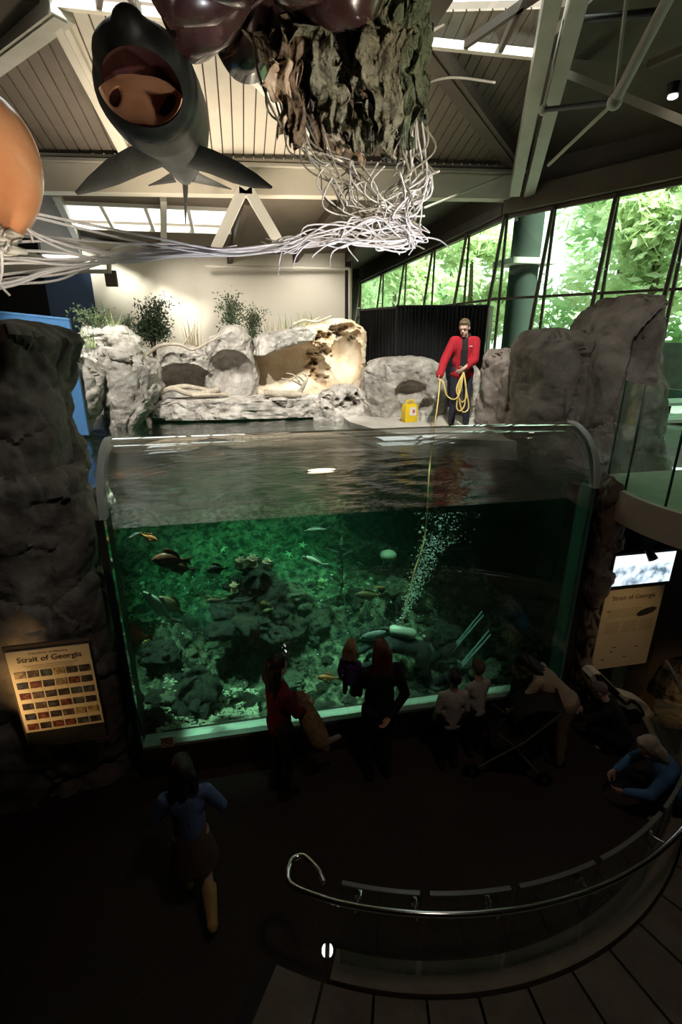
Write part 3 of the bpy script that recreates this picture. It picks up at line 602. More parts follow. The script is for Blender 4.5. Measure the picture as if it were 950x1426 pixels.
# boulders and rubble further down the pool edge
rock_obj('boulder', 'rounded boulder under the water line beside the pillar', M_ROCK, group=GB, rows=[(690, 128, 150), (705, 122, 160), (730, 120, 164), (760, 124, 160)], Yf=5.0, th=.5, seed=66, N=70, M=40, amp=.05, s=2)

# driftwood
M_DRIFT = mat('driftwood', (.36, .30, .23), .8, col2=(.52, .46, .37), nscale=9, bump=.4, bscale=20)
def driftwood(label, paths, Yv, loc_px):
    o0 = at(loc_px[0], loc_px[1], Y=Yv); d = empty('driftwood', label, 'driftwood', o0, 0, 'driftwood on the rocks')
    for i, (pts, r0, r1) in enumerate(paths):
        P = spline([at(x, y, Y=Yv+dy)-o0 for x, y, dy in pts], 6); n = len(P)
        MB().tube(P, [lerp(r0, r1, k/(n-1))*(1+.18*noise.noise(V((k*.6, i, 0)))) for k in range(n)], 9).build('limb' if i == 0 else 'branch', M_DRIFT, d, 60)
driftwood('long twin-branched driftwood log inside the rock hollow', [([(222, 548, 0), (240, 541, -.05), (258, 547, 0), (280, 549, .02), (306, 542, 0)], .05, .06), ([(238, 541, 0), (256, 538, .02), (272, 540, .05), (300, 546, .05)], .05, .04), ([(268, 551, -.05), (300, 549, 0), (318, 550, .05)], .035, .05)], 10.25, (265, 552))
driftwood('pale driftwood trunk with a root fan under the outcrop', [([(368, 547, 0), (395, 549, 0), (420, 549, 0)], .065, .075), ([(418, 546, 0), (424, 535, -.05), (428, 524, 0), (420, 519, 0)], .05, .012), ([(424, 538, 0), (408, 530, -.1), (392, 527, 0)], .03, .008), ([(422, 540, 0), (410, 523, .05), (398, 520, 0)], .025, .008), ([(426, 534, 0), (414, 524, -.1), (402, 533, -.1)], .022, .008)], 10.15, (405, 552))
driftwood('bent pale branch leaning over the rocks below the plants', [([(204, 494, 0), (224, 481, 0), (250, 480, 0), (268, 487, 0), (288, 478, .2), (306, 468, .3)], .035, .018), ([(254, 481, 0), (262, 470, 0), (270, 458, 0)], .02, .006)], 10.1, (250, 496))
driftwood('thin pale branch lying on top of the outcrop', [([(408, 452, 0), (424, 446, 0), (440, 448, 0), (462, 440, 0)], .03, .014), ([(436, 447, 0), (446, 441, 0)], .018, .006)], 10.6, (430, 455))

# plants
M_NEEDLE = mat('dark_leaf', (.022, .04, .02), .6, col2=(.06, .095, .04), nscale=8); M_GRASS = mat('grass_blade', (.16, .24, .07), .6, col2=(.32, .40, .16), nscale=6); M_DRY = mat('dry_stalk', (.30, .25, .14), .7)
pg = random.Random(12)
def blades(name, label, px, py, Yv, n, hmin, hmax, spread, m, lean=.5, w=.012):
    o0 = at(px, py, Y=Yv); t = empty(name, label, 'plant', o0, 0, 'plants on the rocks')
    for k in range(n):
        a = pg.uniform(0, 2*math.pi); L = pg.uniform(hmin, hmax); d = V((math.cos(a), math.sin(a), 0)); p0 = d*pg.uniform(0, spread)+V((pg.uniform(-spread, spread), 0, -.05))
        l = pg.uniform(.1, lean)*L; sd = V((-d.y, d.x, 0)); rows = []
        for i in range(5):
            s = i/4; c = p0+d*l*s*s+V((0, 0, L*s*(1-.25*s*lean))); ww = w*(1-s*.85); rows.append([c-sd*ww, c+d*.002+V((0, 0, .002)), c+sd*ww])
        MB().loft(rows, closed=False).build('blade', m, t)
def bush(name, label, px, py, Yv, h, r, m, n=260, leaf=.035, stems=5, trunk=0.0):
    o0 = at(px, py, Y=Yv); o0.z = DECK if name == 'small_tree' else o0.z; t = empty(name, label, 'plant', o0, 0, 'plants on the rocks'); mb = MB()
    for k in range(stems):
        a = pg.uniform(0, 6.28); top = V((math.cos(a)*r*pg.uniform(.1, .8), math.sin(a)*r*pg.uniform(.1, .8), h*pg.uniform(.65, 1)))
        P = spline([V((0, 0, -.08)), V((top.x*.25, top.y*.25, h*max(.35, trunk))), top], 5); MB().tube(P, [lerp(.014, .004, i/(len(P)-1)) for i in range(len(P))], 5).build('stem', M_BARK, t)
        for _ in range(n//stems):
            s = pg.uniform(trunk, 1); p = P[min(len(P)-1, int(s*len(P)))]; dd = V((pg.gauss(0, 1), pg.gauss(0, 1), pg.gauss(0, .8)))*r*.16*(1 if trunk == 0 else 1.8)
            q = p+dd; av = V((pg.gauss(0, 1), pg.gauss(0, 1), pg.gauss(0, 1))).normalized(); bv = av.orthogonal().normalized(); l = leaf*pg.uniform(.6, 1.4)
            mb._add([q-av*l, q+bv*l*.4, q+av*l, q-bv*l*.4], [(0, 1, 2, 3)])
    f = mb.build('foliage', m, t); f['kind'] = 'stuff'
bush('small_tree', 'dark round-crowned small tree against the cream rear wall', 215, 490, 12.6, 2.2, .44, M_NEEDLE, 3200, .035, 14, .62)
bush('shrub', 'dense dark shrub on the grassy boulder', 135, 474, 10.5, .55, .5, M_NEEDLE, 1300, .03, 12)
blades('grass_tuft', 'long arching grass tuft above the dark shrub', 150, 466, 10.6, 46, .3, .75, .16, M_GRASS, .8)
blades('grass_tuft', 'green grass tuft at the side of the dark shrub', 122, 480, 10.3, 30, .2, .55, .18, M_GRASS, .8)
bush('shrub', 'small dark bush between the grassy boulder and the small tree', 178, 464, 11.2, .35, .25, M_NEEDLE, 200, .035, 5)
blades('grass_tuft', 'tiny grass tuft beside the bent branch', 196, 494, 10.0, 22, .12, .3, .08, M_GRASS, .7, .008)
blades('reed_clump', 'dry upright reed clump left of the peaked boulder', 270, 480, 11.0, 26, .25, .75, .12, M_DRY, .25, .009)
bush('pine_sapling', 'tall open pine sapling above the peaked boulder', 322, 462, 11.2, .72, .36, M_NEEDLE, 1000, .03, 9, .2)
bush('shrub', 'feathery low shrub right of the pine sapling', 352, 462, 11.2, .45, .5, M_NEEDLE, 800, .03, 14)
blades('reed_clump', 'short dry reeds behind the grey slab', 374, 460, 11.3, 20, .12, .35, .14, M_DRY, .3, .009)
blades('grass_tuft', 'wispy grass on top of the outcrop beside the thin branch', 412, 455, 11.2, 34, .15, .4, .28, M_GRASS, .4, .008)
blades('reed_clump', 'scattered dry stalks at the crest of the outcrop', 438, 448, 11.2, 24, .12, .32, .25, M_DRY, .6, .008)
# ---- blue panel, drapes
bp = empty('blue_partition', 'bright blue partition panel behind the rock pillar', 'partition', (-4.2, 9.0, DECK)); a = at(-120, 424, Y=8.8); b = at(96, 446, Y=8.8); q = bp.location.copy()
MB().prism([V((a.x, 8.8, DECK))-q, V((b.x, 8.8, DECK))-q, b-q, a-q], (0, .08, 0)).build('panel', M_BLUE, bp)
MB().beam(a-q+V((0, .04, .015)), b-q+V((0, .04, .015)), .1, .03).build('top_rail', mat('blue_rail', (.10, .26, .5), .5), bp)
M_DRAPE = mat('black_drape', (.018, .019, .022), .85, bump=.1, bscale=80)
def drape(label, a, b, z0, z1, folds, seed):
    a, b = V((a.x, a.y, 0)), V((b.x, b.y, 0)); t = (b-a); L = t.length; t /= L; n = V((-t.y, t.x, 0)); d = empty('drape', label, 'curtain', (a+b)/2+V((0, 0, z0)), 0, 'black drapes'); q = d.location.copy()
    rows = []; m = folds*8
    for z in [lerp(z0, z1, i/8) for i in range(9)]:
        rows.append([a+t*(L*k/m)+n*(.05*math.sin(k/8*2*math.pi+.5*math.sin(k*.17+seed))*(1-.5*(z-z0)/(z1-z0)) + .02*noise.noise(V((k*.2, z, seed))))+V((0, 0, z))-q for k in range(m+1)])
    back = [[p+n*.012 for p in r] for r in rows]
    mb = MB(); mb.loft([r + bk[::-1] for r, bk in zip(rows, back)]); mb.build('cloth', M_DRAPE, d, 60)
    MB().tube([a+V((0, 0, z1+.02))-q, b+V((0, 0, z1+.02))-q], .025).build('top_pole', M_DMETAL, d, 60)
    MB().tube([a+V((0, 0, z0))-q-t*.03, a+V((0, 0, z1+.05))-q-t*.03], .025).build('upright', M_DMETAL, d, 60)
dA, dB, dC = at(503, 433, Y=12.8), at(555, 428, Y=11.0), at(681, 430, Y=10.4)
drape('black pleated drape on poles behind the red-jacketed man', dB, dC, DECK, dB.z, 24, 1); drape('angled black drape beside the tan outcrop', dA, dB, DECK, dA.z, 12, 5)
o = MB().box((dC.x+.1, dC.y+.1, 3.95), (.07, .07, 2.1)).build('white_post', M_WHITEP); tag(o, 'slim white post at the end of the black drape', 'post')
# ================================================================== HANGING ANIMALS
M_SHARK = mat('shark_skin', (.007, .0075, .006), .45, col2=(.017, .0165, .0135), nscale=5, bump=.12, bscale=40, spec=.2)
M_MAW = mat('dark_maw', (.05, .014, .012), .6); M_FLESH = mat('orange_flesh', (.82, .38, .20), .55, col2=(.88, .52, .32), nscale=5, bump=.15, bscale=14)
M_CABLE = mat('thin_cable', (.4, .4, .4), .4)
sk = empty('shark_model', 'dark gaping basking shark model hanging under the cream roof boards', 'shark', at(205, 205, D=6.0)); q = sk.location.copy()
spine = [(at(203, 118, D=5.35), .42), (at(215, 138, D=5.7), .43), (at(234, 162, D=6.3), .40), (at(246, 192, D=7.1), .35), (at(254, 222, D=8.1), .24), (at(257, 243, D=9.1), .13), (at(258, 250, D=9.5), .07)]
P = spline([p for p, r in spine], 5); rr = [r for p, r in spine]; rad = []
for i in range(len(P)):
    t = i/5; k = min(int(t), len(rr)-2); rad.append(lerp(rr[k], rr[k+1], t-k))
mb = MB(); mb.tube([p-q for p in P], rad, 28)
mb.ell(P[0]-q, (.41, .36, .42)); mb.cap(at(194, 92, D=5.4)-q, at(180, 36, D=4.95)-q, .32, .13, 20); mb.ell(at(192, 84, D=5.2)-q, (.34, .34, .25)); mb.ell(at(205, 160, D=5.55)-q, (.30, .36, .24))
body = link('body', remesh(mb, .022, 6), [M_SHARK, M_MAW], sk, 180)
fw = (at(198, 120, D=4.4)-at(206, 128, D=5.9)).normalized(); upv = V((0, 0, 1)); sdv = upv.cross(fw).normalized(); uu = fw.cross(sdv); MR = Matrix((sdv, fw, uu)).transposed()
cc = at(197, 124, D=4.95); cr = (.318, .62, .245)
cut = MB(); cut.ell(cc-q, cr, MR, 40, 24); cme = cut.mesh('cut'); cme.materials.append(M_SHARK); cme.materials.append(M_MAW); cme.polygons.foreach_set('material_index', [1]*len(cme.polygons))
co_ = bpy.data.objects.new('cut', cme); C.objects.link(co_); body.parent = None
bo = body.modifiers.new('b', 'BOOLEAN'); bo.object = co_; bo.operation = 'DIFFERENCE'; bo.solver = 'EXACT'
dg = bpy.context.evaluated_depsgraph_get(); dg.update(); nm = bpy.data.meshes.new_from_object(body.evaluated_get(dg)); bpy.data.objects.remove(co_); bpy.data.objects.remove(body)
nm.polygons.foreach_set('use_smooth', [True]*len(nm.polygons)); nm.set_sharp_from_angle(angle=R(50)); body = link('body', nm, [M_SHARK, M_MAW], sk)
# flesh lining with gill cavities
def lining(a, e, k):   # a: sideways angle, e: 0 at the lip .. 1 deep inside
    ridge = .05*math.exp(-(a/.22)**2) + .015*math.sin(a*9)*e
    th = lerp(.36, 1.25, e)
    v = V((math.sin(a)*math.cos(th*.9)*.96, math.cos(a)*0, 0))
    x = math.sin(a)*(1-.12*e); zz = -math.cos(a)*(1-1.25*e**1.2); y = .42-1.02*e
    r = (1-min(.99, y*y))**.5
    return V((x*cr[0]*r*(.985-ridge*1.2), y*cr[1], zz*cr[2]*r*(.985-ridge)+e*e*.05))
nu, nv = 120, 60; mb = MB(); vs = []; fs = []; mm = []
for j in range(nv+1):
    for i in range(nu+1):
        a = lerp(-1.42, 1.42, i/nu); e = j/nv; pnt = lining(a, e, 0)
        for (ca, ce, ra_, re_) in ((.70, .50, .40, .20), (-.74, .50, .20, .24)):
            d = ((a-ca)/ra_)**2 + ((e-ce-(a-ca)*.35)/re_)**2
            if d < 1: pnt = pnt + V((math.copysign(.03, a), -.05, -.02))*(1-d)
        vs.append(cc-q+MR @ pnt)
for j in range(nv):
    for i in range(nu):
        a = lerp(-1.42, 1.42, (i+.5)/nu); e = (j+.5)/nv; dark = any(((a-ca)/ra_)**2+((e-ce-(a-ca)*.35)/re_)**2 < .72 for (ca, ce, ra_, re_) in ((.70, .50, .40, .20), (-.74, .50, .20, .24)))
        fs.append((j*(nu+1)+i, j*(nu+1)+i+1, (j+1)*(nu+1)+i+1, (j+1)*(nu+1)+i)); mm.append(1 if dark else 0)
mb._add(vs, fs); mb.m = mm; mf = mb.build('mouth_lining', [M_FLESH, M_MAW], sk, 180); mf['label'] = 'orange flesh inside the mouth with two dark gill cavities'
def fin(name, st, m, parent, q0, th):
    rings = []
    for i, (l, t) in enumerate(st):
        a = at(l[0], l[1], D=l[2])-q0; b = at(t[0], t[1], D=t[2])-q0; rings.append((a, b))
    out = []
    n = (rings[0][1]-rings[0][0]).cross((rings[-1][0]+rings[-1][1])/2-(rings[0][0]+rings[0][1])/2).normalized()
    R2 = []
    for i in range(len(rings)-1):
        for k in range(4): R2.append((rings[i][0].lerp(rings[i+1][0], k/4), rings[i][1].lerp(rings[i+1][1], k/4)))
    R2.append(rings[-1])
    for i, (a, b) in enumerate(R2):
        w = th*(1-.85*i/(len(R2)-1)); out.append([a.lerp(b, s)+n*(sg*w*4*s*(1-s)*(1.25-s*.5)*.5) for s, sg in ((0, 0), (.12, 1), (.35, 1), (.65, 1), (.9, 1), (1, 0), (.9, -1), (.65, -1), (.35, -1), (.12, -1))])
    return MB().loft(out).build(name, m, parent, 60)
fin('pectoral_fin', [((214, 198, 6.1), (228, 232, 6.7)), ((180, 204, 6.0), (196, 244, 6.6)), ((148, 222, 5.9), (166, 257, 6.4)), ((122, 246, 5.85), (132, 267, 6.2)), ((104, 267, 5.85), (108, 272, 6.0))], M_SHARK, sk, q, .12)
fin('pectoral_fin', [((262, 197, 6.1), (256, 232, 6.7)), ((296, 208, 6.05), (292, 242, 6.6)), ((330, 224, 6.0), (324, 255, 6.5)), ((358, 242, 6.0), (352, 262, 6.3)), ((380, 260, 6.0), (377, 263, 6.1))], M_SHARK, sk, q, .12)
fin('pelvic_fin', [((238, 240, 8.2), (246, 254, 8.8)), ((222, 250, 8.2), (232, 256, 8.6)), ((206, 258, 8.2), (208, 259, 8.3))], M_SHARK, sk, q, .07)
fin('pelvic_fin', [((276, 240, 8.2), (268, 254, 8.8)), ((296, 250, 8.2), (284, 257, 8.6)), ((323, 263, 8.2), (321, 264, 8.3))], M_SHARK, sk, q, .07)
fin('tail_fin', [((255, 246, 9.0), (261, 246, 9.8)), ((256, 268, 9.3), (261, 268, 9.9)), ((257, 290, 9.6), (260, 290, 9.95)), ((258, 312, 9.9), (259, 312, 10.0))], M_SHARK, sk, q, .09)
fin('dorsal_fin', [((238, 135, 6.5), (246, 150, 7.2)), ((247, 124, 6.9), (251, 136, 7.3)), ((254, 118, 7.3), (255, 122, 7.4))], M_SHARK, sk, q, .1)
for (x, y, D) in ((196, 70, 5.7), (246, 190, 7.4)):
    a = at(x, y, D=D); MB().tube([a-q, V((a.x, a.y, zR-.005))-q], .004, 5).build('suspension_cable', M_CABLE, sk)

# ---- dark lion's-mane style jellyfish
M_BELL = mat('maroon_bell', (.030, .011, .011), .24, col2=(.075, .04, .038), nscale=2.5, spec=.6, coat=.5, bump=.05, bscale=6)
M_ARMS = [mat('tan_frill', (.36, .24, .14), .6, col2=(.58, .48, .34), nscale=5, bump=.3, bscale=16), mat('brown_frill', (.09, .06, .034), .6, col2=(.21, .145, .085), nscale=9, bump=.8, bscale=34), mat('olive_frill', (.10, .095, .058), .6, col2=(.25, .24, .155), nscale=9, bump=.9, bscale=38), mat('green_frill', (.07, .088, .05), .6, col2=(.19, .22, .13), nscale=9, bump=.9, bscale=38)]
M_TENT = mat('pale_tentacle', (.70, .68, .62), .45, spec=.5); M_TENTD = mat('dark_tentacle', (.10, .085, .06), .5, col2=(.20, .18, .13), nscale=3); M_TENTM = mat('olive_tentacle', (.34, .32, .25), .5); M_TENTW = mat('white_tentacle', (.86, .84, .86), .4, spec=.5)
jc = at(372, -66, D=4.35)
jf = empty('jellyfish_model', 'dark maroon jellyfish model with frilled arms and tangled tentacles', 'jellyfish', jc)
rings = []; NJ = 96
for k in range(26):
    t = k/25; a = t*math.pi*.74; row = []
    for j in range(NJ):
        th = 2*math.pi*j/NJ; lob = abs(math.sin(th*4+.55)); lf = max(0, t-.45)/.55
        r = .80*math.sin(a)**.8*(1+.13*lf*(lob-.5)); z = .45*math.cos(a)-.10*lf*(lob**.6)*1.6
        row.append(V((r*math.cos(th), r*math.sin(th)*.9, z-.03)))
    rings.append(row)
inner = [[V((p.x*.55*(1-k*.3), p.y*.55*(1-k*.3), p.z+.06+.08*k)) for p in rings[-1]] for k in range(3)]
MB().loft(rings+inner).build('bell', M_BELL, jf, 180)
ja = random.Random(5)
arms = [  # top px, bottom px, D, width m, material
 ((352, 40), (405, 118), 4.55, .20, 0), ((368, 50), (430, 165), 4.65, .24, 0), ((392, 60), (470, 205), 4.75, .26, 0), ((420, 90), (500, 225), 4.85, .22, 0),
 ((400, 40), (440, 150), 4.45, .34, 1), ((425, 40), (478, 190), 4.55, .40, 1), ((455, 30), (510, 205), 4.5, .46, 2), ((430, 40), (452, 120), 4.3, .36, 2),
 ((490, 0), (525, 190), 4.45, .50, 2), ((520, -20), (545, 215), 4.55, .50, 2), ((555, -30), (560, 180), 4.5, .44, 3), ((575, -30), (572, 150), 4.6, .34, 3), ((470, 20), (500, 170), 4.9, .6, 1), ((530, -10), (548, 190), 4.95, .5, 1)]
for k in range(20):
    t_ = ja.random(); x_ = lerp(372, 585, t_)+ja.uniform(-8, 8); arms.append(((x_, lerp(55, -10, t_)+ja.uniform(-10, 40)), (x_+ja.uniform(10, 45)*(1-t_), ja.uniform(110, 205)), ja.uniform(4.25, 4.6), ja.uniform(.16, .34), 0 if t_ < .12 else 1 if t_ < .3 else ja.choice((1, 2, 2, 3)) if t_ < .7 else ja.choice((2, 3, 3))))
for i, (tp, bt, D, w, mi) in enumerate(arms):
    a, b = at(tp[0], tp[1], D=D-.15)-jc, at(bt[0], bt[1], D=D+.2)-jc; rows = []; nr, nc = 44, 30; ph = ja.uniform(0, 6)
    for r in range(nr+1):
        t = r/nr; c = a.lerp(b, t)+V((.03*math.sin(t*9+ph), .03*math.cos(t*7+ph), 0)); ww = w*(.75+.35*math.sin(t*math.pi))*(1-.45*t); ang = ph*.3+t*.9; row = []
        for k in range(nc+1):
            s = k/nc*2-1; edge = s*s
            p = c+V((math.cos(ang*.3)*s*ww/2, math.sin(ang*.3)*s*ww*.3, 0))
            p += V((noise.noise(V((s*2.5+i, t*6, ph)))*.05*(.4+edge), edge*(.05*math.sin(t*26+ph+s)+.05*noise.noise(V((s*3, t*14, ph+4))))+noise.noise(V((s*1.6, t*3.5, ph+7)))*.11+noise.noise(V((s*9, t*22, ph+2)))*.018, noise.noise(V((s*5, t*5, ph+9)))*.05*edge))
            if r == nr: p.z -= .05*abs(math.sin(k*1.7))
            row.append(p)
        rows.append(row)
    bk = [[p+V((.006, .012, 0)) for p in row] for row in rows]
    MB().loft([r+b_[::-1] for r, b_ in zip(rows, bk)]).build('oral_arm', M_ARMS[mi], jf, 180)
def tent(pts, m, root, r=.010, jit=0.0, seg=7, rr=ja, taper=.6):
    base = [at(x, y, D=D) for x, y, D in pts]
    base = [p+V((rr.gauss(0, jit), rr.gauss(0, jit), rr.gauss(0, jit))) if 0 < i else p for i, p in enumerate(base)]
    Pp = spline([p-root.location for p in base], seg); n = len(Pp)
    MB().tube(Pp, [r*lerp(1, taper, k/(n-1)) for k in range(n)], 6).build('tentacle', m, root, 180)
u = ja.uniform
for k in range(15):    # dark ones along the tan frill, curling into the middle clump
    s = k/14; x0, y0 = u(370, 430), u(45, 110)
    tent([(x0, y0, 4.6), (x0+u(0, 20), y0+u(40, 60), 4.6), (u(405, 455), u(180, 215), 4.75), (u(440, 500), u(225, 262), 4.85), (u(450, 530), u(265, 290), 4.9), (u(480, 525), u(298, 318), 4.95)], M_TENTD if k < 8 else M_TENTM, jf, .0085, .03)
tent([(352, 50, 4.5), (358, 95, 4.45), (372, 135, 4.45), (392, 178, 4.5)], M_TENTD, jf, .011); tent([(366, 120, 4.5), (378, 150, 4.5), (393, 176, 4.5)], M_TENTD, jf, .008)
for k in range(16):    # grey ones at the right hanging off the green frill
    x0 = u(560, 590); tent([(x0, u(120, 170), 4.75), (u(556, 600), u(190, 215), 4.8), (u(560, 604), u(232, 262), 4.85), (u(520, 596), u(268, 292), 4.9), (u(480, 585), u(296, 325), 4.95), (u(560, 590), u(325, 348), 4.95)], M_TENT if k % 3 else M_TENTM, jf, .009, .035)
for k in range(12):    # white net at the corner
    tent([(u(585, 602), u(232, 260), 4.85), (u(570, 600), u(265, 285), 4.9), (u(540, 592), u(292, 312), 4.9), (u(565, 590), u(318, 335), 4.92), (u(555, 588), u(335, 346), 4.95)], M_TENTW, jf, .0085, .035)
for k in range(13):    # loops across the middle
    x0 = u(455, 560); tent([(x0, u(215, 250), 4.85), (x0+u(-30, 30), u(255, 285), 4.8), (x0+u(-10, 40), u(280, 300), 4.9), (u(500, 590), u(296, 320), 4.95)], M_TENT, jf, .008, .04)
for k in range(20):    # white bundle sweeping left out of the clump
    tent([(u(560, 592), u(300, 342), 4.95), (u(525, 565), u(300, 350), 4.9), (u(480, 520), u(305, 345), 4.85), (u(430, 470), u(312, 345), 4.8), (u(400, 420), u(328, 348), 4.78), (u(365, 395), u(342, 352), 4.72)], M_TENTW, jf, .0085, .02)
for ex, ey in ((388, 383), (402, 350), (410, 376), (460, 372), (436, 362), (500, 366), (626, 348), (600, 330)):
    if ex < 470: tent([(ex+40, 336, 4.8), (ex+22, 340, 4.78), (ex+2, 354, 4.76), (ex, ey, 4.75)], M_TENTW, jf, .0085, .01)
    else: tent([(560, 318, 4.9), (580, 330, 4.92), (ex-10, 335, 4.93), (ex, ey, 4.93)], M_TENTW, jf, .0085, .01)
for k in range(9):     # long white strands running on to the west
    tent([(400, u(335, 348), 4.76), (330, 348+u(-3, 6), 4.65), (250, 352+u(-8, 6), 4.55), (170, 346+u(-8, 14), 4.45), (90, 330+k*7+u(-4, 4), 4.3), (10, 318+k*10, 4.15), (-60, 320+k*12, 4.05)], M_TENTW, jf, .009, .015, taper=1)
for pts in ([(588, 20, 4.6), (594, 60, 4.6), (590, 110, 4.65), (586, 150, 4.7), (592, 200, 4.75)], [(588, 118, 4.7), (612, 110, 4.6), (640, 108, 4.55), (690, 115, 4.5)], [(590, 70, 4.6), (600, 46, 4.6), (618, 34, 4.6), (600, 42, 4.58), (585, 44, 4.58)], [(598, 232, 4.85), (605, 240, 4.8), (612, 238, 4.8), (598, 244, 4.8)]): tent(pts, M_TENT, jf, .010, 0, taper=.8)
for x, y in ((330, -40), (430, -40)):
    a = at(x, y, D=4.4); MB().tube([a-jc+V((0, 0, .3)), V((a.x, a.y, zR-.005))-jc], .004, 5).build('suspension_cable', M_CABLE, jf)

# ---- orange jellyfish at the left edge
M_OBELL = mat('orange_bell', (.62, .24, .10), .3, col2=(.74, .36, .18), nscale=3, spec=.5, coat=.4)
oc = at(-34, 226, D=3.9); oj = empty('jellyfish_model', 'smooth orange jellyfish model with white frills and long strands', 'jellyfish', oc)
rings = []
for k in range(24):
    t = k/23; a = t*math.pi*.86; row = []
    for j in range(64):
        th = 2*math.pi*j/64; lf = max(0, t-.5)*2; r = .335*math.sin(a)**.85*(1+.05*lf*math.cos(th*6+1)); row.append(V((r*math.cos(th), r*math.sin(th), (.37)*math.cos(a)-.02*lf*math.cos(th*6+1))))
    rings.append(row)
MB().loft(rings).build('bell', M_OBELL, oj, 180)
for i in range(5):
    th = i*1.26; rows = []
    for r in range(14):
        t = r/13; rows.append([V((math.cos(th)*.08+.06*s+.03*math.sin(t*11+s*4+i), math.sin(th)*.10+.04*math.sin(s*6+t*9+i), -.32-.14*t)) for s in (-1, -.6, -.2, .2, .6, 1)])
    bk = [[p+V((0, .01, .004)) for p in r_] for r_ in rows]
    MB().loft([a_+b_[::-1] for a_, b_ in zip(rows, bk)]).build('oral_arm', M_TENT, oj, 180)
for pts in ([(38, 295, 3.95), (120, 312, 4.1), (210, 330, 4.3), (310, 348, 4.6), (400, 345, 4.75)], [(40, 300, 3.95), (120, 320, 4.1), (220, 342, 4.35), (320, 356, 4.6), (390, 348, 4.7)], [(20, 305, 3.9), (60, 330, 4.0), (140, 352, 4.2), (240, 357, 4.5), (330, 342, 4.65)], [(25, 308, 3.9), (70, 340, 4.0), (150, 362, 4.25), (240, 352, 4.5), (340, 350, 4.65)], [(-40, 400, 3.8), (20, 392, 3.9), (80, 374, 4.1), (180, 360, 4.35), (300, 352, 4.6)], [(-40, 408, 3.8), (20, 397, 3.9), (80, 377, 4.1), (180, 362, 4.35), (300, 350, 4.6)], [(-30, 358, 3.8), (30, 362, 3.95), (90, 369, 4.1), (160, 366, 4.3)], [(15, 310, 3.9), (5, 330, 3.85), (0, 350, 3.85), (12, 342, 3.85)], [(20, 308, 3.9), (40, 322, 3.95), (46, 338, 3.95)], [(-5, 312, 3.9), (2, 345, 3.85), (3, 378, 3.85), (0, 395, 3.85), (14, 412, 3.85)]):
    tent(pts, M_TENTW, oj, .009, 0, taper=.9)
MB().tube([V((0, 0, .4)), V((0, 0, zR-.005-oc.z))], .004, 5).build('suspension_cable', M_CABLE, oj)
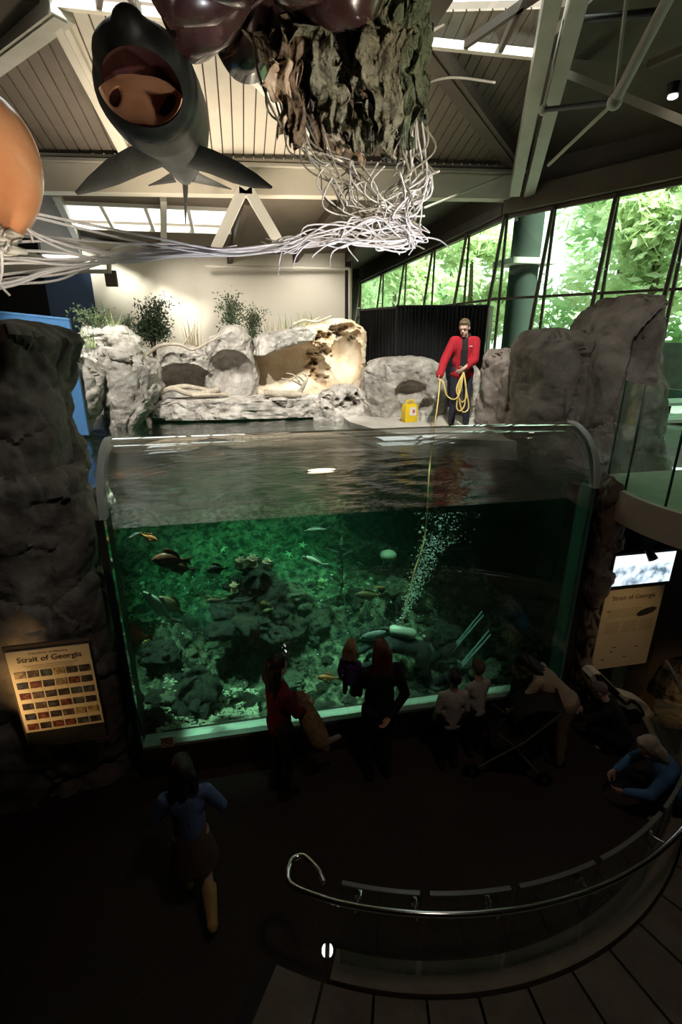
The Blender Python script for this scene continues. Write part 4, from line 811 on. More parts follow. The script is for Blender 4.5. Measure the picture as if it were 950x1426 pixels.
# ================================================================== PEOPLE
SKIN = mat('skin', (.60, .40, .30), .5, col2=(.66, .46, .36), nscale=6); SKIN2 = mat('skin_tan', (.48, .30, .21), .5)
def cloth(n, c, k=1.25): return mat(n, c, .85, col2=tuple(min(1, v*k) for v in c), nscale=7, bump=.25, bscale=30)
def person(label, loc, rz, h, pose=None, lean=0, skin=SKIN, top=None, sleeve='long', top_len=.86, legs=None, leg_kind='trousers', shoes=None, hair=None, hair_kind='short', headk=1.0, bulk=1.0, vox=.013, jacket=None, face=False, rot=None, look=(0, 0), shoe_name='shoe', boot=0):
    s = h/1.75; J = dict(hip=(0, 0, .95), hl=(-.09, 0, .93), hr=(.09, 0, .93), kl=(-.10, .02, .51), kr=(.10, .02, .51), al=(-.10, -.03, .09), ar=(.10, -.03, .09), waist=(0, .005, 1.08), chest=(0, 0, 1.28), neck=(0, -.015, 1.47), head=(0, .02, 1.63), sl=(-.175, -.01, 1.41), sr=(.175, -.01, 1.41), el=(-.23, -.02, 1.13), er=(.23, -.02, 1.13), wl=(-.24, .08, .91), wr=(.24, .08, .91))
    upper = ('waist', 'chest', 'neck', 'head', 'sl', 'sr', 'el', 'er', 'wl', 'wr')
    J = {k: V(v) for k, v in J.items()}; Rm = Matrix.Rotation(-lean, 3, 'X')
    for k in upper: J[k] = J['hip'] + Rm @ (J[k]-J['hip'])
    if pose:
        for k, v in pose.items(): J[k] = V(v)
    J = {k: v*s for k, v in J.items()}; b = bulk
    root = empty('person', label, 'person', loc, rz)
    if rot: root.rotation_euler = rot
    up = (J['neck']-J['hip']).normalized(); fwd = V((0, 1, 0)); fwd = (fwd-up*fwd.dot(up)).normalized(); sd = fwd.cross(up)
    T = Matrix((sd, fwd, up)).transposed()
    HM = T @ Matrix.Rotation(look[0], 3, 'Z') @ Matrix.Rotation(look[1], 3, 'X'); hk = s*headk; hc = J['neck']+ HM @ V((0, .03*hk, .165*hk)) if not (pose and 'head' in pose) else J['head']
    def hp(x, y, z): return hc + HM @ V((x*hk, y*hk, z*hk))
    # --- skin: head, neck, arms with hands, trunk and legs in one surface
    mb = MB(); mb.ell(hp(0, -.005, .03), (.077*hk, .098*hk, .098*hk), HM, 20, 14); mb.ell(hp(0, .03, -.05), (.056*hk, .064*hk, .068*hk), HM); mb.cap(hp(0, .088, .012), hp(0, .108, -.022), .009*hk, .015*hk, 8)
    mb.ell(hp(0, .084, -.062), (.024*hk, .012*hk, .010*hk), HM); mb.ell(hp(0, .075, -.10), (.022*hk, .018*hk, .016*hk), HM); mb.cap(hp(-.03, .088, .03), hp(.03, .088, .03), .011*hk, .011*hk, 8)
    for e in (-1, 1): mb.ell(hp(e*.078, -.01, -.005), (.010*hk, .022*hk, .032*hk), HM)
    mb.cap(J['neck']-up*.05*s, hp(0, -.01, -.07), .056*s, .052*hk); mb.ell(J['chest'], (.145*s*b, .095*s*b, .17*s), T); mb.ell(J['hip'], (.14*s*b, .095*s*b, .13*s), T); mb.cap(J['hip'], J['chest'], .11*s*b, .12*s*b)
    for S_, sgn in (('l', -1), ('r', 1)):
        mb.cap(J['s'+S_], J['e'+S_], .050*s, .038*s); mb.cap(J['e'+S_], J['w'+S_], .038*s, .027*s); mb.cap(J['h'+S_], J['k'+S_], .078*s, .052*s); mb.cap(J['k'+S_], J['a'+S_], .052*s, .036*s); mb.cap(J['a'+S_]-V((0, .02*s, .03*s)), J['a'+S_]+V((0, .12*s, -.05*s)), .034*s, .026*s)
        d = (J['w'+S_]-J['e'+S_]).normalized(); pn = V((-sgn, 0, 0)); pn = (pn-d*pn.dot(d)); pn = pn.normalized() if pn.length > .1 else d.orthogonal().normalized(); ax = d.cross(pn); w0 = J['w'+S_]
        ff = fwd if ax.dot(fwd) >= 0 else -fwd
        ax = ax if ax.dot(fwd) >= 0 else -ax
        HMt = Matrix((pn, ax, d)).transposed(); mb.ell(w0+d*.05*s, (.017*s, .042*s, .055*s), HMt)
        for k, (off, L) in enumerate(((-.033, .062), (-.011, .075), (.011, .080), (.032, .070))):
            p0 = w0+d*.085*s+ax*off*s; p1 = p0+(d*.9+pn*.35).normalized()*L*.5*s; p2 = p1+(d*.45+pn*.9).normalized()*L*.5*s; mb.cap(p0-d*.02*s, p1, .0098*s, .0092*s, 8); mb.cap(p1, p2, .0092*s, .008*s, 8)
        t0 = w0+d*.03*s+ax*.035*s; t1 = t0+(ax*.8+d*.7+pn*.2).normalized()*.045*s; t2 = t1+(d*.9+pn*.4).normalized()*.032*s; mb.cap(t0, t1, .013*s, .011*s, 8); mb.cap(t1, t2, .011*s, .009*s, 8)
    blob('body', mb, min(vox, .0085) if face else vox*.85, skin, root, 2)
    # --- garments
    def torso(g, sleeves, length):
        m = MB(); m.ell(J['chest']+up*.03*s, ((.165+g)*s*b, (.112+g)*s*b, .19*s), T, 22); m.ell(J['waist'], ((.145+g)*s*b, (.105+g)*s*b, .16*s), T, 22); lo = J['hip']-up*(.95-length)*s if not lean or lean < .4 else J['hip']-up*.05*s; m.ell(lo+up*.06*s, ((.158+g)*s*b, (.115+g)*s*b, .12*s), T, 22); m.cap(lo+up*.08*s, J['chest'], (.115+g)*s*b, (.12+g)*s*b)
        m.cap(J['sl'], J['sr'], (.058+g)*s, (.058+g)*s); m.cap(J['chest']+up*.08*s, J['neck']-up*.02*s, (.10+g)*s, (.062+g)*s)
        for S_ in 'lr':
            m.cap(J['s'+S_], J['e'+S_] if sleeves else J['s'+S_].lerp(J['e'+S_], .6), (.060+g)*s, (.048+g)*s)
            if sleeves: m.cap(J['e'+S_], J['e'+S_].lerp(J['w'+S_], .93), (.048+g)*s, (.036+g)*s)
        return m
    if top:
        blob('shirt' if jacket else 'top', torso(.006, sleeve == 'long' and not jacket, top_len), vox, top, root, 3)
    if jacket:
        me = remesh(torso(.024, True, top_len-.04), vox, 3); bm_ = bmesh.new(); bm_.from_mesh(me); Ti = T.inverted()
        dl = [f for f in bm_.faces if (lambda c: abs(c.x+.004) < (.050 if c.z > 0 else .058)*s and c.y > .03*s)(Ti @ (f.calc_center_median()-J['chest']))]
        bmesh.ops.delete(bm_, geom=dl, context='FACES'); bm_.to_mesh(me); bm_.free(); jk = link('jacket', me, jacket, root, 180)
        md = jk.modifiers.new('cloth_thickness', 'SOLIDIFY'); md.thickness = .008
        cm = MB(); c0 = J['neck']+up*.012*s; cm.tube([c0 + T @ V((math.cos(a)*.078*s, math.sin(a)*.072*s-.005*s, (.02-.03*math.sin(a))*s)) for a in [R(130)+R(280)*k/14 for k in range(15)]], .022*s, 8); cm.build('collar', mat('dark_collar', (.02, .02, .022), .8), root, 180)
    if legs:
        m = MB(); m.ell(J['hip']-up*.01*s, (.160*s*b, .118*s*b, .125*s), T, 20)
        if leg_kind == 'skirt': m.loft([[J['hip']+V((math.cos(a)*r*s, math.sin(a)*r*.8*s, z*s)) for a in [2*math.pi*k/20 for k in range(20)]] for r, z in ((.13, .08), (.17, -.06), (.21, -.25), (.235, -.40))])
        else:
            for S_ in 'lr': m.cap(J['h'+S_], J['k'+S_], .098*s*b, .066*s); m.cap(J['k'+S_], J['a'+S_]+(J['k'+S_]-J['a'+S_]).normalized()*(boot-.035)*s, .066*s, .058*s)
        blob('skirt' if leg_kind == 'skirt' else 'trousers', m, vox, legs, root, 3)
    if shoes:
        for S_ in 'lr':
            a = J['a'+S_]; m = MB(); dn = (a-J['k'+S_]).normalized(); tf = V((0, 1, 0)); tf = (tf-dn*tf.dot(dn)*.8).normalized()
            m.cap(a-tf*.035*s+dn*.02*s, a+tf*.15*s+dn*.042*s, .052*s, .040*s); m.ell(a+tf*.06*s+dn*.068*s, (.045*s, .13*s, .022*s), Matrix((V((1, 0, 0)), tf, -dn)).transposed())
            m.cap(a+dn*.02*s, a-dn*(.04+boot)*s, .048*s, (.052+.02*min(1, boot*5))*s); blob(shoe_name, m, vox, shoes, root, 2)
    if hair:
        m = MB(); m.ell(hp(0, -.018, .045), (.086*hk, .102*hk, .098*hk), HM, 20, 12); m.ell(hp(0, .035, .095), (.066*hk, .05*hk, .042*hk), HM)
        if hair_kind in ('long', 'bob'):
            L = .34 if hair_kind == 'long' else .12
            for e in (-1, 0, 1): m.cap(hp(e*.055, -.055, .0), hp(e*.075, -.085 if e else -.10, -L), .055*hk, .038*hk)
        if hair_kind == 'tail': m.ell(hp(0, -.10, .04), .045*hk); m.cap(hp(0, -.12, .03), hp(0, -.15, -.16), .038*hk, .022*hk)
        me = remesh(m, vox*.8, 2); bm_ = bmesh.new(); bm_.from_mesh(me); Hi = HM.inverted()
        dl = [f for f in bm_.faces if (lambda c: c.y > .045*hk and c.z < .058*hk and abs(c.x) < .075*hk)(Hi @ (f.calc_center_median()-hc))]
        bmesh.ops.delete(bm_, geom=dl, context='FACES'); bm_.to_mesh(me); bm_.free(); link('hair', me, hair, root, 180)
    if face:
        for e in (-1, 1): MB().ell(hp(e*.030, .083, .012), .0105*hk).build('eye', mat('eye_dark', (.05, .04, .035), .3), root, 180)
        MB().cap(hp(-.02, .096, -.064), hp(.02, .096, -.064), .004, .004, 6).build('lips', mat('lips', (.45, .2, .17), .5), root, 180)
    return root
def loc_of(p, rz, w):                                  # world point -> unscaled pose point
    return Matrix.Rotation(-rz, 3, 'Z') @ (V(w)-V(p))
HB = mat('brown_hair', (.10, .065, .035), .6, col2=(.16, .11, .06), nscale=20); HBL = mat('blond_hair', (.30, .20, .10), .6); HD = mat('dark_hair', (.018, .012, .010), .5); HR = mat('auburn_hair', (.09, .03, .018), .5); HG = mat('grey_blond_hair', (.40, .36, .30), .6)
C_RED = cloth('red_fleece', (.33, .010, .02), 1.3); C_BLK = cloth('black_cloth', (.012, .011, .012)); C_NAVY = cloth('navy_trousers', (.02, .02, .035)); C_MAR = cloth('maroon_knit', (.13, .008, .022)); C_WHT = cloth('white_tee', (.48, .47, .43)); C_TAN = cloth('tan_coat_cloth', (.42, .34, .24)); C_PUR = cloth('purple_fleece', (.09, .05, .22)); C_DEN = cloth('denim', (.10, .16, .34)); C_BLU = cloth('blue_denim', (.06, .17, .36)); C_BRN = cloth('brown_skirt_cloth', (.10, .06, .04)); C_BOOT = cloth('tan_boot_suede', (.50, .34, .15))
# the man on the deck with the rope
mp = at(638, 592, z=DECK); mp = V((mp.x, mp.y, DECK)); mrz = R(158)
hR = loc_of(mp, mrz, at(612, 524, Y=mp.y-.30)); hL = loc_of(mp, mrz, at(645, 514, Y=mp.y-.38)); ms = 1.78/1.75
person('man in red fleece jacket holding a yellow rope on the deck', mp, mrz, 1.78, pose=dict(wr=hR/ms, er=(hR/ms).lerp(V((.19, -.02, 1.40)), .5)+V((.03, -.07, -.03)), wl=hL/ms, el=(hL/ms).lerp(V((-.19, -.02, 1.40)), .5)+V((-.09, -.10, -.08)), kl=(-.11, .03, .51), kr=(.11, .02, .51), al=(-.13, -.03, .09), ar=(.12, -.03, .09)), top=C_BLK, jacket=C_RED, legs=C_NAVY, shoes=C_BLK, hair=HB, face=True, vox=.010, look=(-.25, -.42), headk=1.06, bulk=1.1)
ms_ = MB().box((0, 0, 0), (.05, .004, .012)); lg = ms_.build('chest_logo', M_WHITEP); man = [o for o in C.objects if o.get('label', '').startswith('man in red')][0]; lg.parent = man; lg.location = (-.105, .158, 1.36); lg.rotation_euler = (R(-10), 0, R(18))
# the rope
M_ROPE = mat('yellow_rope', (.72, .52, .13), .7, col2=(.82, .66, .25), nscale=60); wp = lambda x, y, Y: at(x, y, Y=Y)
rp = empty('rope', 'yellow rope looped in the hand of the red-jacketed man and running into the water', 'rope', wp(645, 518, mp.y-.45)); q = rp.location.copy(); yb = mp.y-.46
hRw, hLw = wp(613, 528, yb+.08), wp(646, 518, yb)
for k, (bx, by) in enumerate(((641, 572), (647, 574), (644, 560))):
    MB().tube(spline([hLw-q, wp(640-k*2, 540, yb-.02)-q, wp(bx-5, by-6, yb-.03)-q, wp(bx, by, yb-.05)-q, wp(bx+6, by-8, yb-.05)-q, wp(649, 540, yb-.04)-q, hLw-q], 6), .011, 6).build('loop', M_ROPE, rp, 180)
MB().tube(spline([hRw-q, wp(618, 534, yb)-q, wp(622, 550, yb-.05)-q, wp(632, 556, yb-.06)-q, wp(640, 548, yb-.04)-q, hLw-q], 6), .011, 6).build('slack', M_ROPE, rp, 180)
MB().tube(spline([hRw-q, wp(610, 560, yb-.4)-q, wp(605, 595, 7.4)-q, wp(603, 620, 7.0)-q, at(598, 655, z=2.88)-q, wp(592, 745, 5.7)-q, wp(576, 800, 5.5)-q, wp(560, 868, 5.4)-q], 6), .010, 6).build('line', M_ROPE, rp, 180)
# yellow case and cup on the deck
cs = at(570, 587, z=DECK); yc = empty('carry_case', 'bright yellow plastic carry case standing on the pale deck', 'case', (cs.x, cs.y, DECK), R(14)); M_YEL = mat('yellow_plastic', (.85, .60, .02), .4, spec=.5)
mb = MB(); mb.loft([[V((x*w, y*.085, z)) for x, y in ((-1, -.8), (-.8, -1), (.8, -1), (1, -.8), (1, .8), (.8, 1), (-.8, 1), (-1, .8))] for z, w in ((0, .125), (.02, .135), (.24, .135), (.30, .12), (.33, .095))]); mb.build('shell', M_YEL, yc, 40)
MB().tube(spline([(-.085, 0, .30), (-.075, 0, .37), (0, 0, .395), (.075, 0, .37), (.085, 0, .30)], 5), .018, 8).build('handle', M_YEL, yc, 180); MB().box((.015, -.088, .20), (.14, .008, .15)).build('sticker', M_WHITEP, yc); MB().box((.03, -.093, .20), (.05, .004, .06)).build('sticker_mark', mat('sticker_red', (.6, .12, .1), .5), yc)
cu = at(589, 585, z=DECK); cup = empty('cup', 'small white cup beside the yellow carry case', 'cup', (cu.x, cu.y, DECK)); MB().loft([[V((math.cos(a)*r, math.sin(a)*r, z)) for a in [2*math.pi*k/18 for k in range(18)]] for r, z in ((.045, 0), (.058, .15), (.062, .155), (.062, .165), (.055, .165), (.05, .02))]).build('wall', M_WHITEP, cup, 40); MB().ell((0, 0, .02), (.045, .045, .008)).build('base', M_WHITEP, cup, 180)
# visitors in the dark gallery
person('woman in maroon top with dark ponytail facing the glass', (.16, 4.0, 0), R(-62), 1.66, pose=dict(el=(-.20, .08, 1.16), wl=(-.12, .30, 1.06), er=(.21, .08, 1.16), wr=(.10, .32, 1.06)), top=C_MAR, legs=C_BLK, shoes=C_BLK, hair=HD, hair_kind='long', vox=.015)
ct = empty('coat', 'tan furry coat hanging from the arms of the woman in maroon', 'coat', at(425, 968, Y=4.0)); q = ct.location.copy()
mb = MB(); cp = [(at(418, 968, Y=4.0), .05), (at(424, 985, Y=4.0), .085), (at(434, 1008, Y=3.98), .115), (at(444, 1028, Y=3.96), .11), (at(452, 1040, Y=3.96), .06)]
for (a, ra_), (b, rb_) in zip(cp, cp[1:]): mb.cap(a-q, b-q, ra_, rb_)
blob('body', mb, .018, mat('tan_fur', (.42, .29, .12), .95, col2=(.56, .42, .22), nscale=14, bump=1, bscale=60), ct, 2); mb = MB(); mb.cap(at(450, 1036, Y=3.96)-q, at(472, 1026, Y=3.96)-q, .04, .03); blob('sleeve', mb, .014, mat('grey_lining', (.30, .27, .24), .9), ct, 2)
person('woman in black with long auburn hair carrying a toddler', (1.18, 4.02, 0), R(4), 1.68, pose=dict(el=(-.26, .06, 1.14), wl=(-.20, .26, 1.10), er=(.25, -.10, 1.14), wr=(.06, -.17, .93)), top=C_BLK, top_len=.72, legs=C_BLK, shoes=C_BLK, hair=HR, hair_kind='long', vox=.015, bulk=1.1)
tz = at(493, 903, Y=4.15); person('fair-haired toddler in purple fleece on the arm of the woman in black', (tz.x-.03, 4.17, tz.z-.84), R(-25), .84, pose=dict(kl=(-.16, .25, .80), al=(-.17, .22, .45), kr=(.16, .25, .80), ar=(.17, .22, .45)), top=C_PUR, legs=C_BLK, shoes=C_BLK, hair=HBL, hair_kind='bob', headk=1.5, vox=.012)
person('child in white shirt standing at the glass next to the stroller', (1.97, 3.98, 0), R(-6), 1.20, bulk=1.15, top=C_WHT, top_len=.82, sleeve='long', legs=C_BLK, shoes=C_BLK, hair=HD, headk=1.22, vox=.012)
person('small child in pale shirt leaning at the glass sill', (2.33, 4.10, 0), R(10), 1.14, lean=.12, top=C_WHT, legs=C_BLK, shoes=C_BLK, hair=HB, headk=1.25, vox=.012, pose=dict(el=(-.20, .14, 1.05), wl=(-.14, .30, .95), er=(.2, .14, 1.05), wr=(.12, .3, .95)))
person('dim child in dark clothes between the stroller and the bending woman', (2.86, 4.22, 0), R(60), 1.02, top=C_BLK, legs=C_BLK, shoes=C_BLK, hair=HB, headk=1.3, vox=.012)
person('woman with long dark hair and pale coat bending over the stroller', (3.22, 3.82, 0), R(52), 1.48, lean=.95, top=C_TAN, top_len=.7, legs=cloth('khaki_trousers', (.24, .19, .13)), shoes=C_BLK, hair=HD, hair_kind='long', vox=.014, bulk=1.15, pose=dict(el=(-.24, .5, .95), wl=(-.2, .62, .72), er=(.24, .5, .95), wr=(.2, .62, .72)))
person('person in dark clothes and grey cap crouching near the sign', (3.95, 3.80, -.28), R(40), 1.45, lean=.6, pose=dict(hip=(0, -.05, .62), hl=(-.1, -.05, .6), hr=(.1, -.05, .6), waist=(0, .03, .74), chest=(0, .12, .90), neck=(0, .22, 1.05), sl=(-.17, .19, 1.0), sr=(.17, .19, 1.0), kl=(-.14, .34, .66), kr=(.14, .34, .66), al=(-.12, .10, .42), ar=(.12, .10, .42), el=(-.22, .36, .82), er=(.22, .36, .82), wl=(-.1, .5, .74), wr=(.1, .5, .74)), top=C_BLK, legs=C_BLK, shoes=C_BLK, hair=mat('grey_cap', (.22, .17, .17), .9), vox=.014)
CR = dict(hip=(0, -.05, .62), hl=(-.1, -.05, .6), hr=(.1, -.05, .6), waist=(0, .03, .74), chest=(0, .12, .90), neck=(0, .22, 1.05), sl=(-.17, .19, 1.0), sr=(.17, .19, 1.0), kl=(-.14, .34, .66), kr=(.14, .34, .66), al=(-.12, .10, .42), ar=(.12, .10, .42), el=(-.24, .34, .80), er=(.24, .34, .80), wl=(-.14, .52, .70), wr=(.14, .52, .70))
person('person in blue denim jacket crouching beside the curved glass guard', (3.92, 3.02, -.34), R(70), 1.66, lean=.6, pose=CR, top=C_BLU, top_len=.75, legs=C_BLK, shoes=C_BLK, hair=HG, hair_kind='bob', vox=.012, bulk=1.12)
person('girl in blue denim jacket and tan boots walking to the tank', (-.62, 3.05, 0), R(6), 1.50, pose=dict(kl=(-.10, .20, .53), al=(-.10, .16, .12), kr=(.10, .02, .52), ar=(.11, -.34, .20), el=(-.30, .02, 1.16), wl=(-.16, .22, 1.10), er=(.30, .02, 1.16), wr=(.16, .22, 1.10)), top=C_DEN, legs=C_BRN, leg_kind='skirt', shoes=C_BOOT, shoe_name='boot', boot=.2, hair=HD, hair_kind='bob', headk=1.15, vox=.012)
# stroller
st = empty('stroller', 'dark folding stroller with thin pale frame tubes below the glass', 'stroller', (2.62, 3.86, 0), R(70)); M_TUBE = mat('pale_tube', (.20, .20, .19), .3, metal=.6)
for s in (-.22, .22):
    MB().tube([(s, -.42, .98), (s, -.10, .55), (s, .38, .10)], .013, 8).build('side_tube', M_TUBE, st, 60); MB().tube([(s, -.32, .10), (s, .02, .50), (s, .18, .62)], .012, 8).build('cross_tube', M_TUBE, st, 60)
    for y in (-.34, .40):
        w_ = MB(); w_.tube([(s-.015, y, .09), (s+.015, y, .09)], .09, 18); wo_ = w_.build('wheel', M_BLACK, st, 40); MB().tube([(s-.02, y, .09), (s+.02, y, .09)], .03, 10).build('hub', M_TUBE, wo_, 40)
MB().tube([(-.22, -.42, .98), (.22, -.42, .98)], .016, 8).build('handle', M_BLACK, st, 60)
MB().prism([(-.19, -.18, .34), (-.19, .22, .38), (-.19, .22, .42), (-.19, -.14, .40), (-.19, -.30, .82), (-.19, -.35, .82)], (.38, 0, 0)).build('seat', C_BLK, st)
rings = [[V((x, -.30+.34*math.sin(R(a)), .62+.34*math.cos(R(a)))) for x in (-.2, -.1, 0, .1, .2)] for a in range(-20, 75, 12)]; bk = [[p+V((0, 0, -.015)) for p in r_] for r_ in rings]; MB().loft([a_+b_[::-1] for a_, b_ in zip(rings, bk)]).build('canopy', C_BLK, st, 40)
MB().box((0, 0, .2), (.36, .4, .12)).build('basket', M_DMETAL, st)
# diver in the tank
dv = at(585, 932, Y=5.2); SUIT = cloth('wetsuit', (.012, .014, .018)); dr = person('scuba diver in black suit kneeling in the tank with fins raised', (dv.x, dv.y, .12), R(75), 1.75, lean=1.25, pose=dict(hip=(0, 0, .52), hl=(-.1, 0, .50), hr=(.1, 0, .50), waist=(0, .14, .58), chest=(0, .32, .62), neck=(0, .50, .66), sl=(-.18, .45, .64), sr=(.18, .45, .64), kl=(-.22, -.10, .10), kr=(.22, -.05, .10), al=(-.22, -.42, .38), ar=(.22, -.40, .42), el=(-.24, .60, .45), er=(.24, .60, .45), wl=(-.16, .80, .34), wr=(.16, .80, .34)), skin=SUIT, top=SUIT, legs=SUIT, shoes=None, hair=SUIT, vox=.015)
MB().cap((0, .14, .77), (0, .36, .81), .07, .07, 18).build('air_cylinder', mat('pale_cylinder', (.50, .56, .50), .35, spec=.5), dr, 180); MB().tube([(0, .42, .82), (0, .50, .83)], .035, 12).build('valve', M_DMETAL, dr, 60)
M_FIN = mat('blue_grey_fin', (.20, .30, .32), .4)
for s in (-.22, .22):
    MB().cap((s, -.36, .34), (s, -.47, .46), .05, .045).build('foot_pocket', M_BLACK, dr, 180)
    for e in (-.03, .03): MB().loft([[V((s+e*w0+dx*.034*(1.25-w0*.5), -.44-.34*t*.75+dy*.0, .40+.42*t+dy)) for dx, dy in ((-1, -.012), (1, -.012), (1, .012), (-1, .012))] for t, w0 in ((0, .4), (.4, 1.0), (1.0, 1.35), (1.35, 1.5))]).build('fin_blade', M_FIN, dr)
# ================================================================== REEF
rr = random.Random(21)
gx0, gx1, gy0, gy1, n1, n2 = -3.0, 4.2, YG+.27, 10.9, 240, 210
def seabed(x, y):
    d = (y-gy0)
    z = .16+.05*d+.035*max(0, d-2.2)**2*.6
    z += .16*noise.noise(V((x*.8, y*.8, 1)))+.09*noise.noise(V((x*2.1, y*2.1, 5)))+.09*noise.noise(V((x*5, y*5, 9)))+.06*noise.noise(V((x*11, y*11, 2)))+.03*noise.noise(V((x*23, y*23, 2)))
    z += .22*max(0, 1-abs(x+1.5)*.9)*max(0, 1-d*.3)
    z += .85*math.exp(-((x-.45)/.55)**2-((y-6.5)/.55)**2)+.55*math.exp(-((x-2.2)/.8)**2-((y-6.6)/.6)**2)+.5*math.exp(-((x+1.2)/.5)**2-((y-6.0)/.7)**2)
    return max(.1, z)
vs = [(lerp(gx0, gx1, i/n1), lerp(gy0, gy1, j/n2), 0) for j in range(n2+1) for i in range(n1+1)]; vs = [(x, y, seabed(x, y)) for x, y, _ in vs]
mb = MB(); mb._add(vs, [(j*(n1+1)+i, j*(n1+1)+i+1, (j+1)*(n1+1)+i+1, (j+1)*(n1+1)+i) for j in range(n2) for i in range(n1)])
struct(mb.build('floor_seabed', M_GRAVEL, None, 60), 'gravelly green-lit seabed of the tank')
def on_bed(px, py):                                   # where the view line meets the seabed
    d = ray(px, py); k = (YG+.2)/d.y
    while k < 12:
        p = V((0, 0, CAM_H))+d*k
        if p.z <= seabed(p.x, p.y) or p.y > 10.5: return p
        k += .02
    return p
M_REEFS = [M_REEF, mat('reef_rock_pale', (.08, .09, .065), .8, col2=(.36, .38, .28), nscale=10, bump=.9, bscale=28), mat('reef_rock_dark', (.012, .013, .012), .8, col2=(.07, .07, .055), nscale=8, bump=.9, bscale=24)]
shapes = []
for k in range(7):
    rings = []
    for i in range(15):
        a = math.pi*min(max(i/14, .01), .99); row = []
        for j in range(22):
            th = 2*math.pi*j/22; p = V((math.sin(a)*math.cos(th), math.sin(a)*math.sin(th), math.cos(a)*.62)); row.append(p*(1+.9*rocky(p*1.0, k+2, .55, .9)))
        rings.append(row)
    shapes.append(MB().loft(rings).mesh('reef_rock'))
for s in shapes: s.polygons.foreach_set('use_smooth', [True]*len(s.polygons)); s.set_sharp_from_angle(angle=R(40))
var = [[s.copy() for s in shapes] for _ in range(3)]
for k in range(3):
    for s in var[k]: s.materials.append(M_REEFS[k])
adj = (('grey-green', 'pale green', 'near-black'))
def reef_rock(p, r, k, lab):
    o = bpy.data.objects.new('reef_rock', rr.choice(var[k])); C.objects.link(o); o.location = p; o.scale = (r*rr.uniform(.8, 1.3), r*rr.uniform(.8, 1.2), r*rr.uniform(.7, 1.1)); o.rotation_euler = (rr.uniform(-.3, .3), rr.uniform(-.3, .3), rr.uniform(0, 6.3)); tag(o, lab, 'rock', 'reef rocks on the seabed')
for i in range(285):
    px, py = rr.uniform(165, 760), rr.uniform(775, 1010); p = on_bed(px, py)
    if p.x < -2.6 or p.x > 3.9 or p.y < YG+.35: continue
    k = rr.choice((0, 0, 1, 2) if px < 560 else (0, 2, 2)); r = rr.uniform(.05, .16)
    zone = 'against the front glass' if p.y < 5.0 else 'beside the dark pillar' if px < 270 else 'around the anemone mound' if px < 420 else 'left of the bubbles' if px < 550 else 'near the diver' if px < 650 else 'in the dark end of the tank'
    reef_rock(p+V((0, 0, -.02)), r, k, '%s %s reef rock lying %s' % ('small' if r < .085 else 'medium-sized' if r < .125 else 'big', adj[k], zone))
for (px, py, r, k, lab) in ((270, 965, .26, 2, 'large near-black reef rock beside the pale gravel patch'), (225, 905, .22, 2, 'near-black rock leaning at the dark pillar foot in the tank'), (350, 815, .30, 2, 'tall black reef rock crowned with pinkish anemones'), (372, 845, .26, 2, 'black reef rock under the anemone mound'), (330, 850, .22, 2, 'black rock at the foot of the anemone mound'), (350, 795, .22, 2, 'topmost rock of the anemone mound'), (440, 860, .22, 0, 'grey-green rock right of the anemone mound'), (620, 880, .28, 2, 'dark rock behind the diver fins'), (680, 930, .26, 0, 'rounded mossy rock at the foot of the tank glass'), (180, 880, .25, 2, 'dark rock with an orange fish beside it')):
    p = on_bed(px, py+12); reef_rock(p+V((0, 0, r*.3)), r, k, lab)
for (px, py, Yv, r) in ((318, 850, 6.1, .22), (342, 842, 6.2, .26), (368, 838, 6.2, .24), (392, 852, 6.1, .22), (332, 815, 6.35, .22), (356, 808, 6.4, .24), (380, 818, 6.35, .2), (345, 786, 6.5, .17), (366, 790, 6.5, .16), (352, 870, 5.9, .24), (312, 878, 5.8, .2), (386, 882, 5.8, .18), (410, 870, 6.0, .2)): reef_rock(at(px, py, Y=Yv), r, 2, 'near-black craggy rock stacked in the anemone mound')
# anemones, stars
def anemone(px, py, r, m, lab, lift=.06, Yv=None):
    p = at(px, py, Y=Yv) if Yv else on_bed(px, py)+V((0, 0, lift)); t = empty('sea_anemone', lab, 'anemone', p, 0, 'anemones on the reef')
    MB().tube([(0, 0, -.06), (0, 0, 0), (0, 0, r*.5)], [r*.8, r*.55, r*.8], 12).build('column', m, t, 60); mb = MB()
    for k in range(26):
        a = k*2.4; rad = r*(.25+.75*((k % 7)/7)); d = V((math.cos(a), math.sin(a), 0)); mb.tube([d*rad*.7+V((0, 0, r*.45)), d*rad+V((0, 0, r*.75)), d*rad*1.35+V((0, 0, r*.8))], [r*.11, r*.09, r*.03], 5)
    mb.build('tentacle_crown', m, t, 180)
M_AN = mat('white_anemone', (.80, .84, .76), .5); M_AP = mat('pink_anemone', (.62, .42, .30), .5, col2=(.74, .6, .45), nscale=20); M_AY = mat('yellow_sponge', (.62, .56, .30), .6, col2=(.7, .68, .45), nscale=14)
for i, (x, y, r) in enumerate(((197, 794, .035), (199, 812, .05), (197, 826, .03), (172, 806, .03), (222, 862, .03), (228, 866, .022), (455, 808, .04), (462, 800, .03), (534, 780, .025), (517, 806, .04), (512, 813, .03), (478, 802, .022), (590, 886, .03), (430, 806, .02), (300, 830, .018), (258, 818, .022), (640, 868, .02), (565, 850, .02), (545, 838, .018), (370, 872, .02))): anemone(x, y+6, r, M_AN, '%s white anemone %s' % ('tiny' if r < .028 else 'small' if r < .038 else 'plump', 'on the reef by the pillar' if x < 265 else 'on the anemone mound' if x < 400 else 'right of the large yellow sponge' if x < 500 else 'beside the bubbles' if x < 570 else 'near the diver fins'))
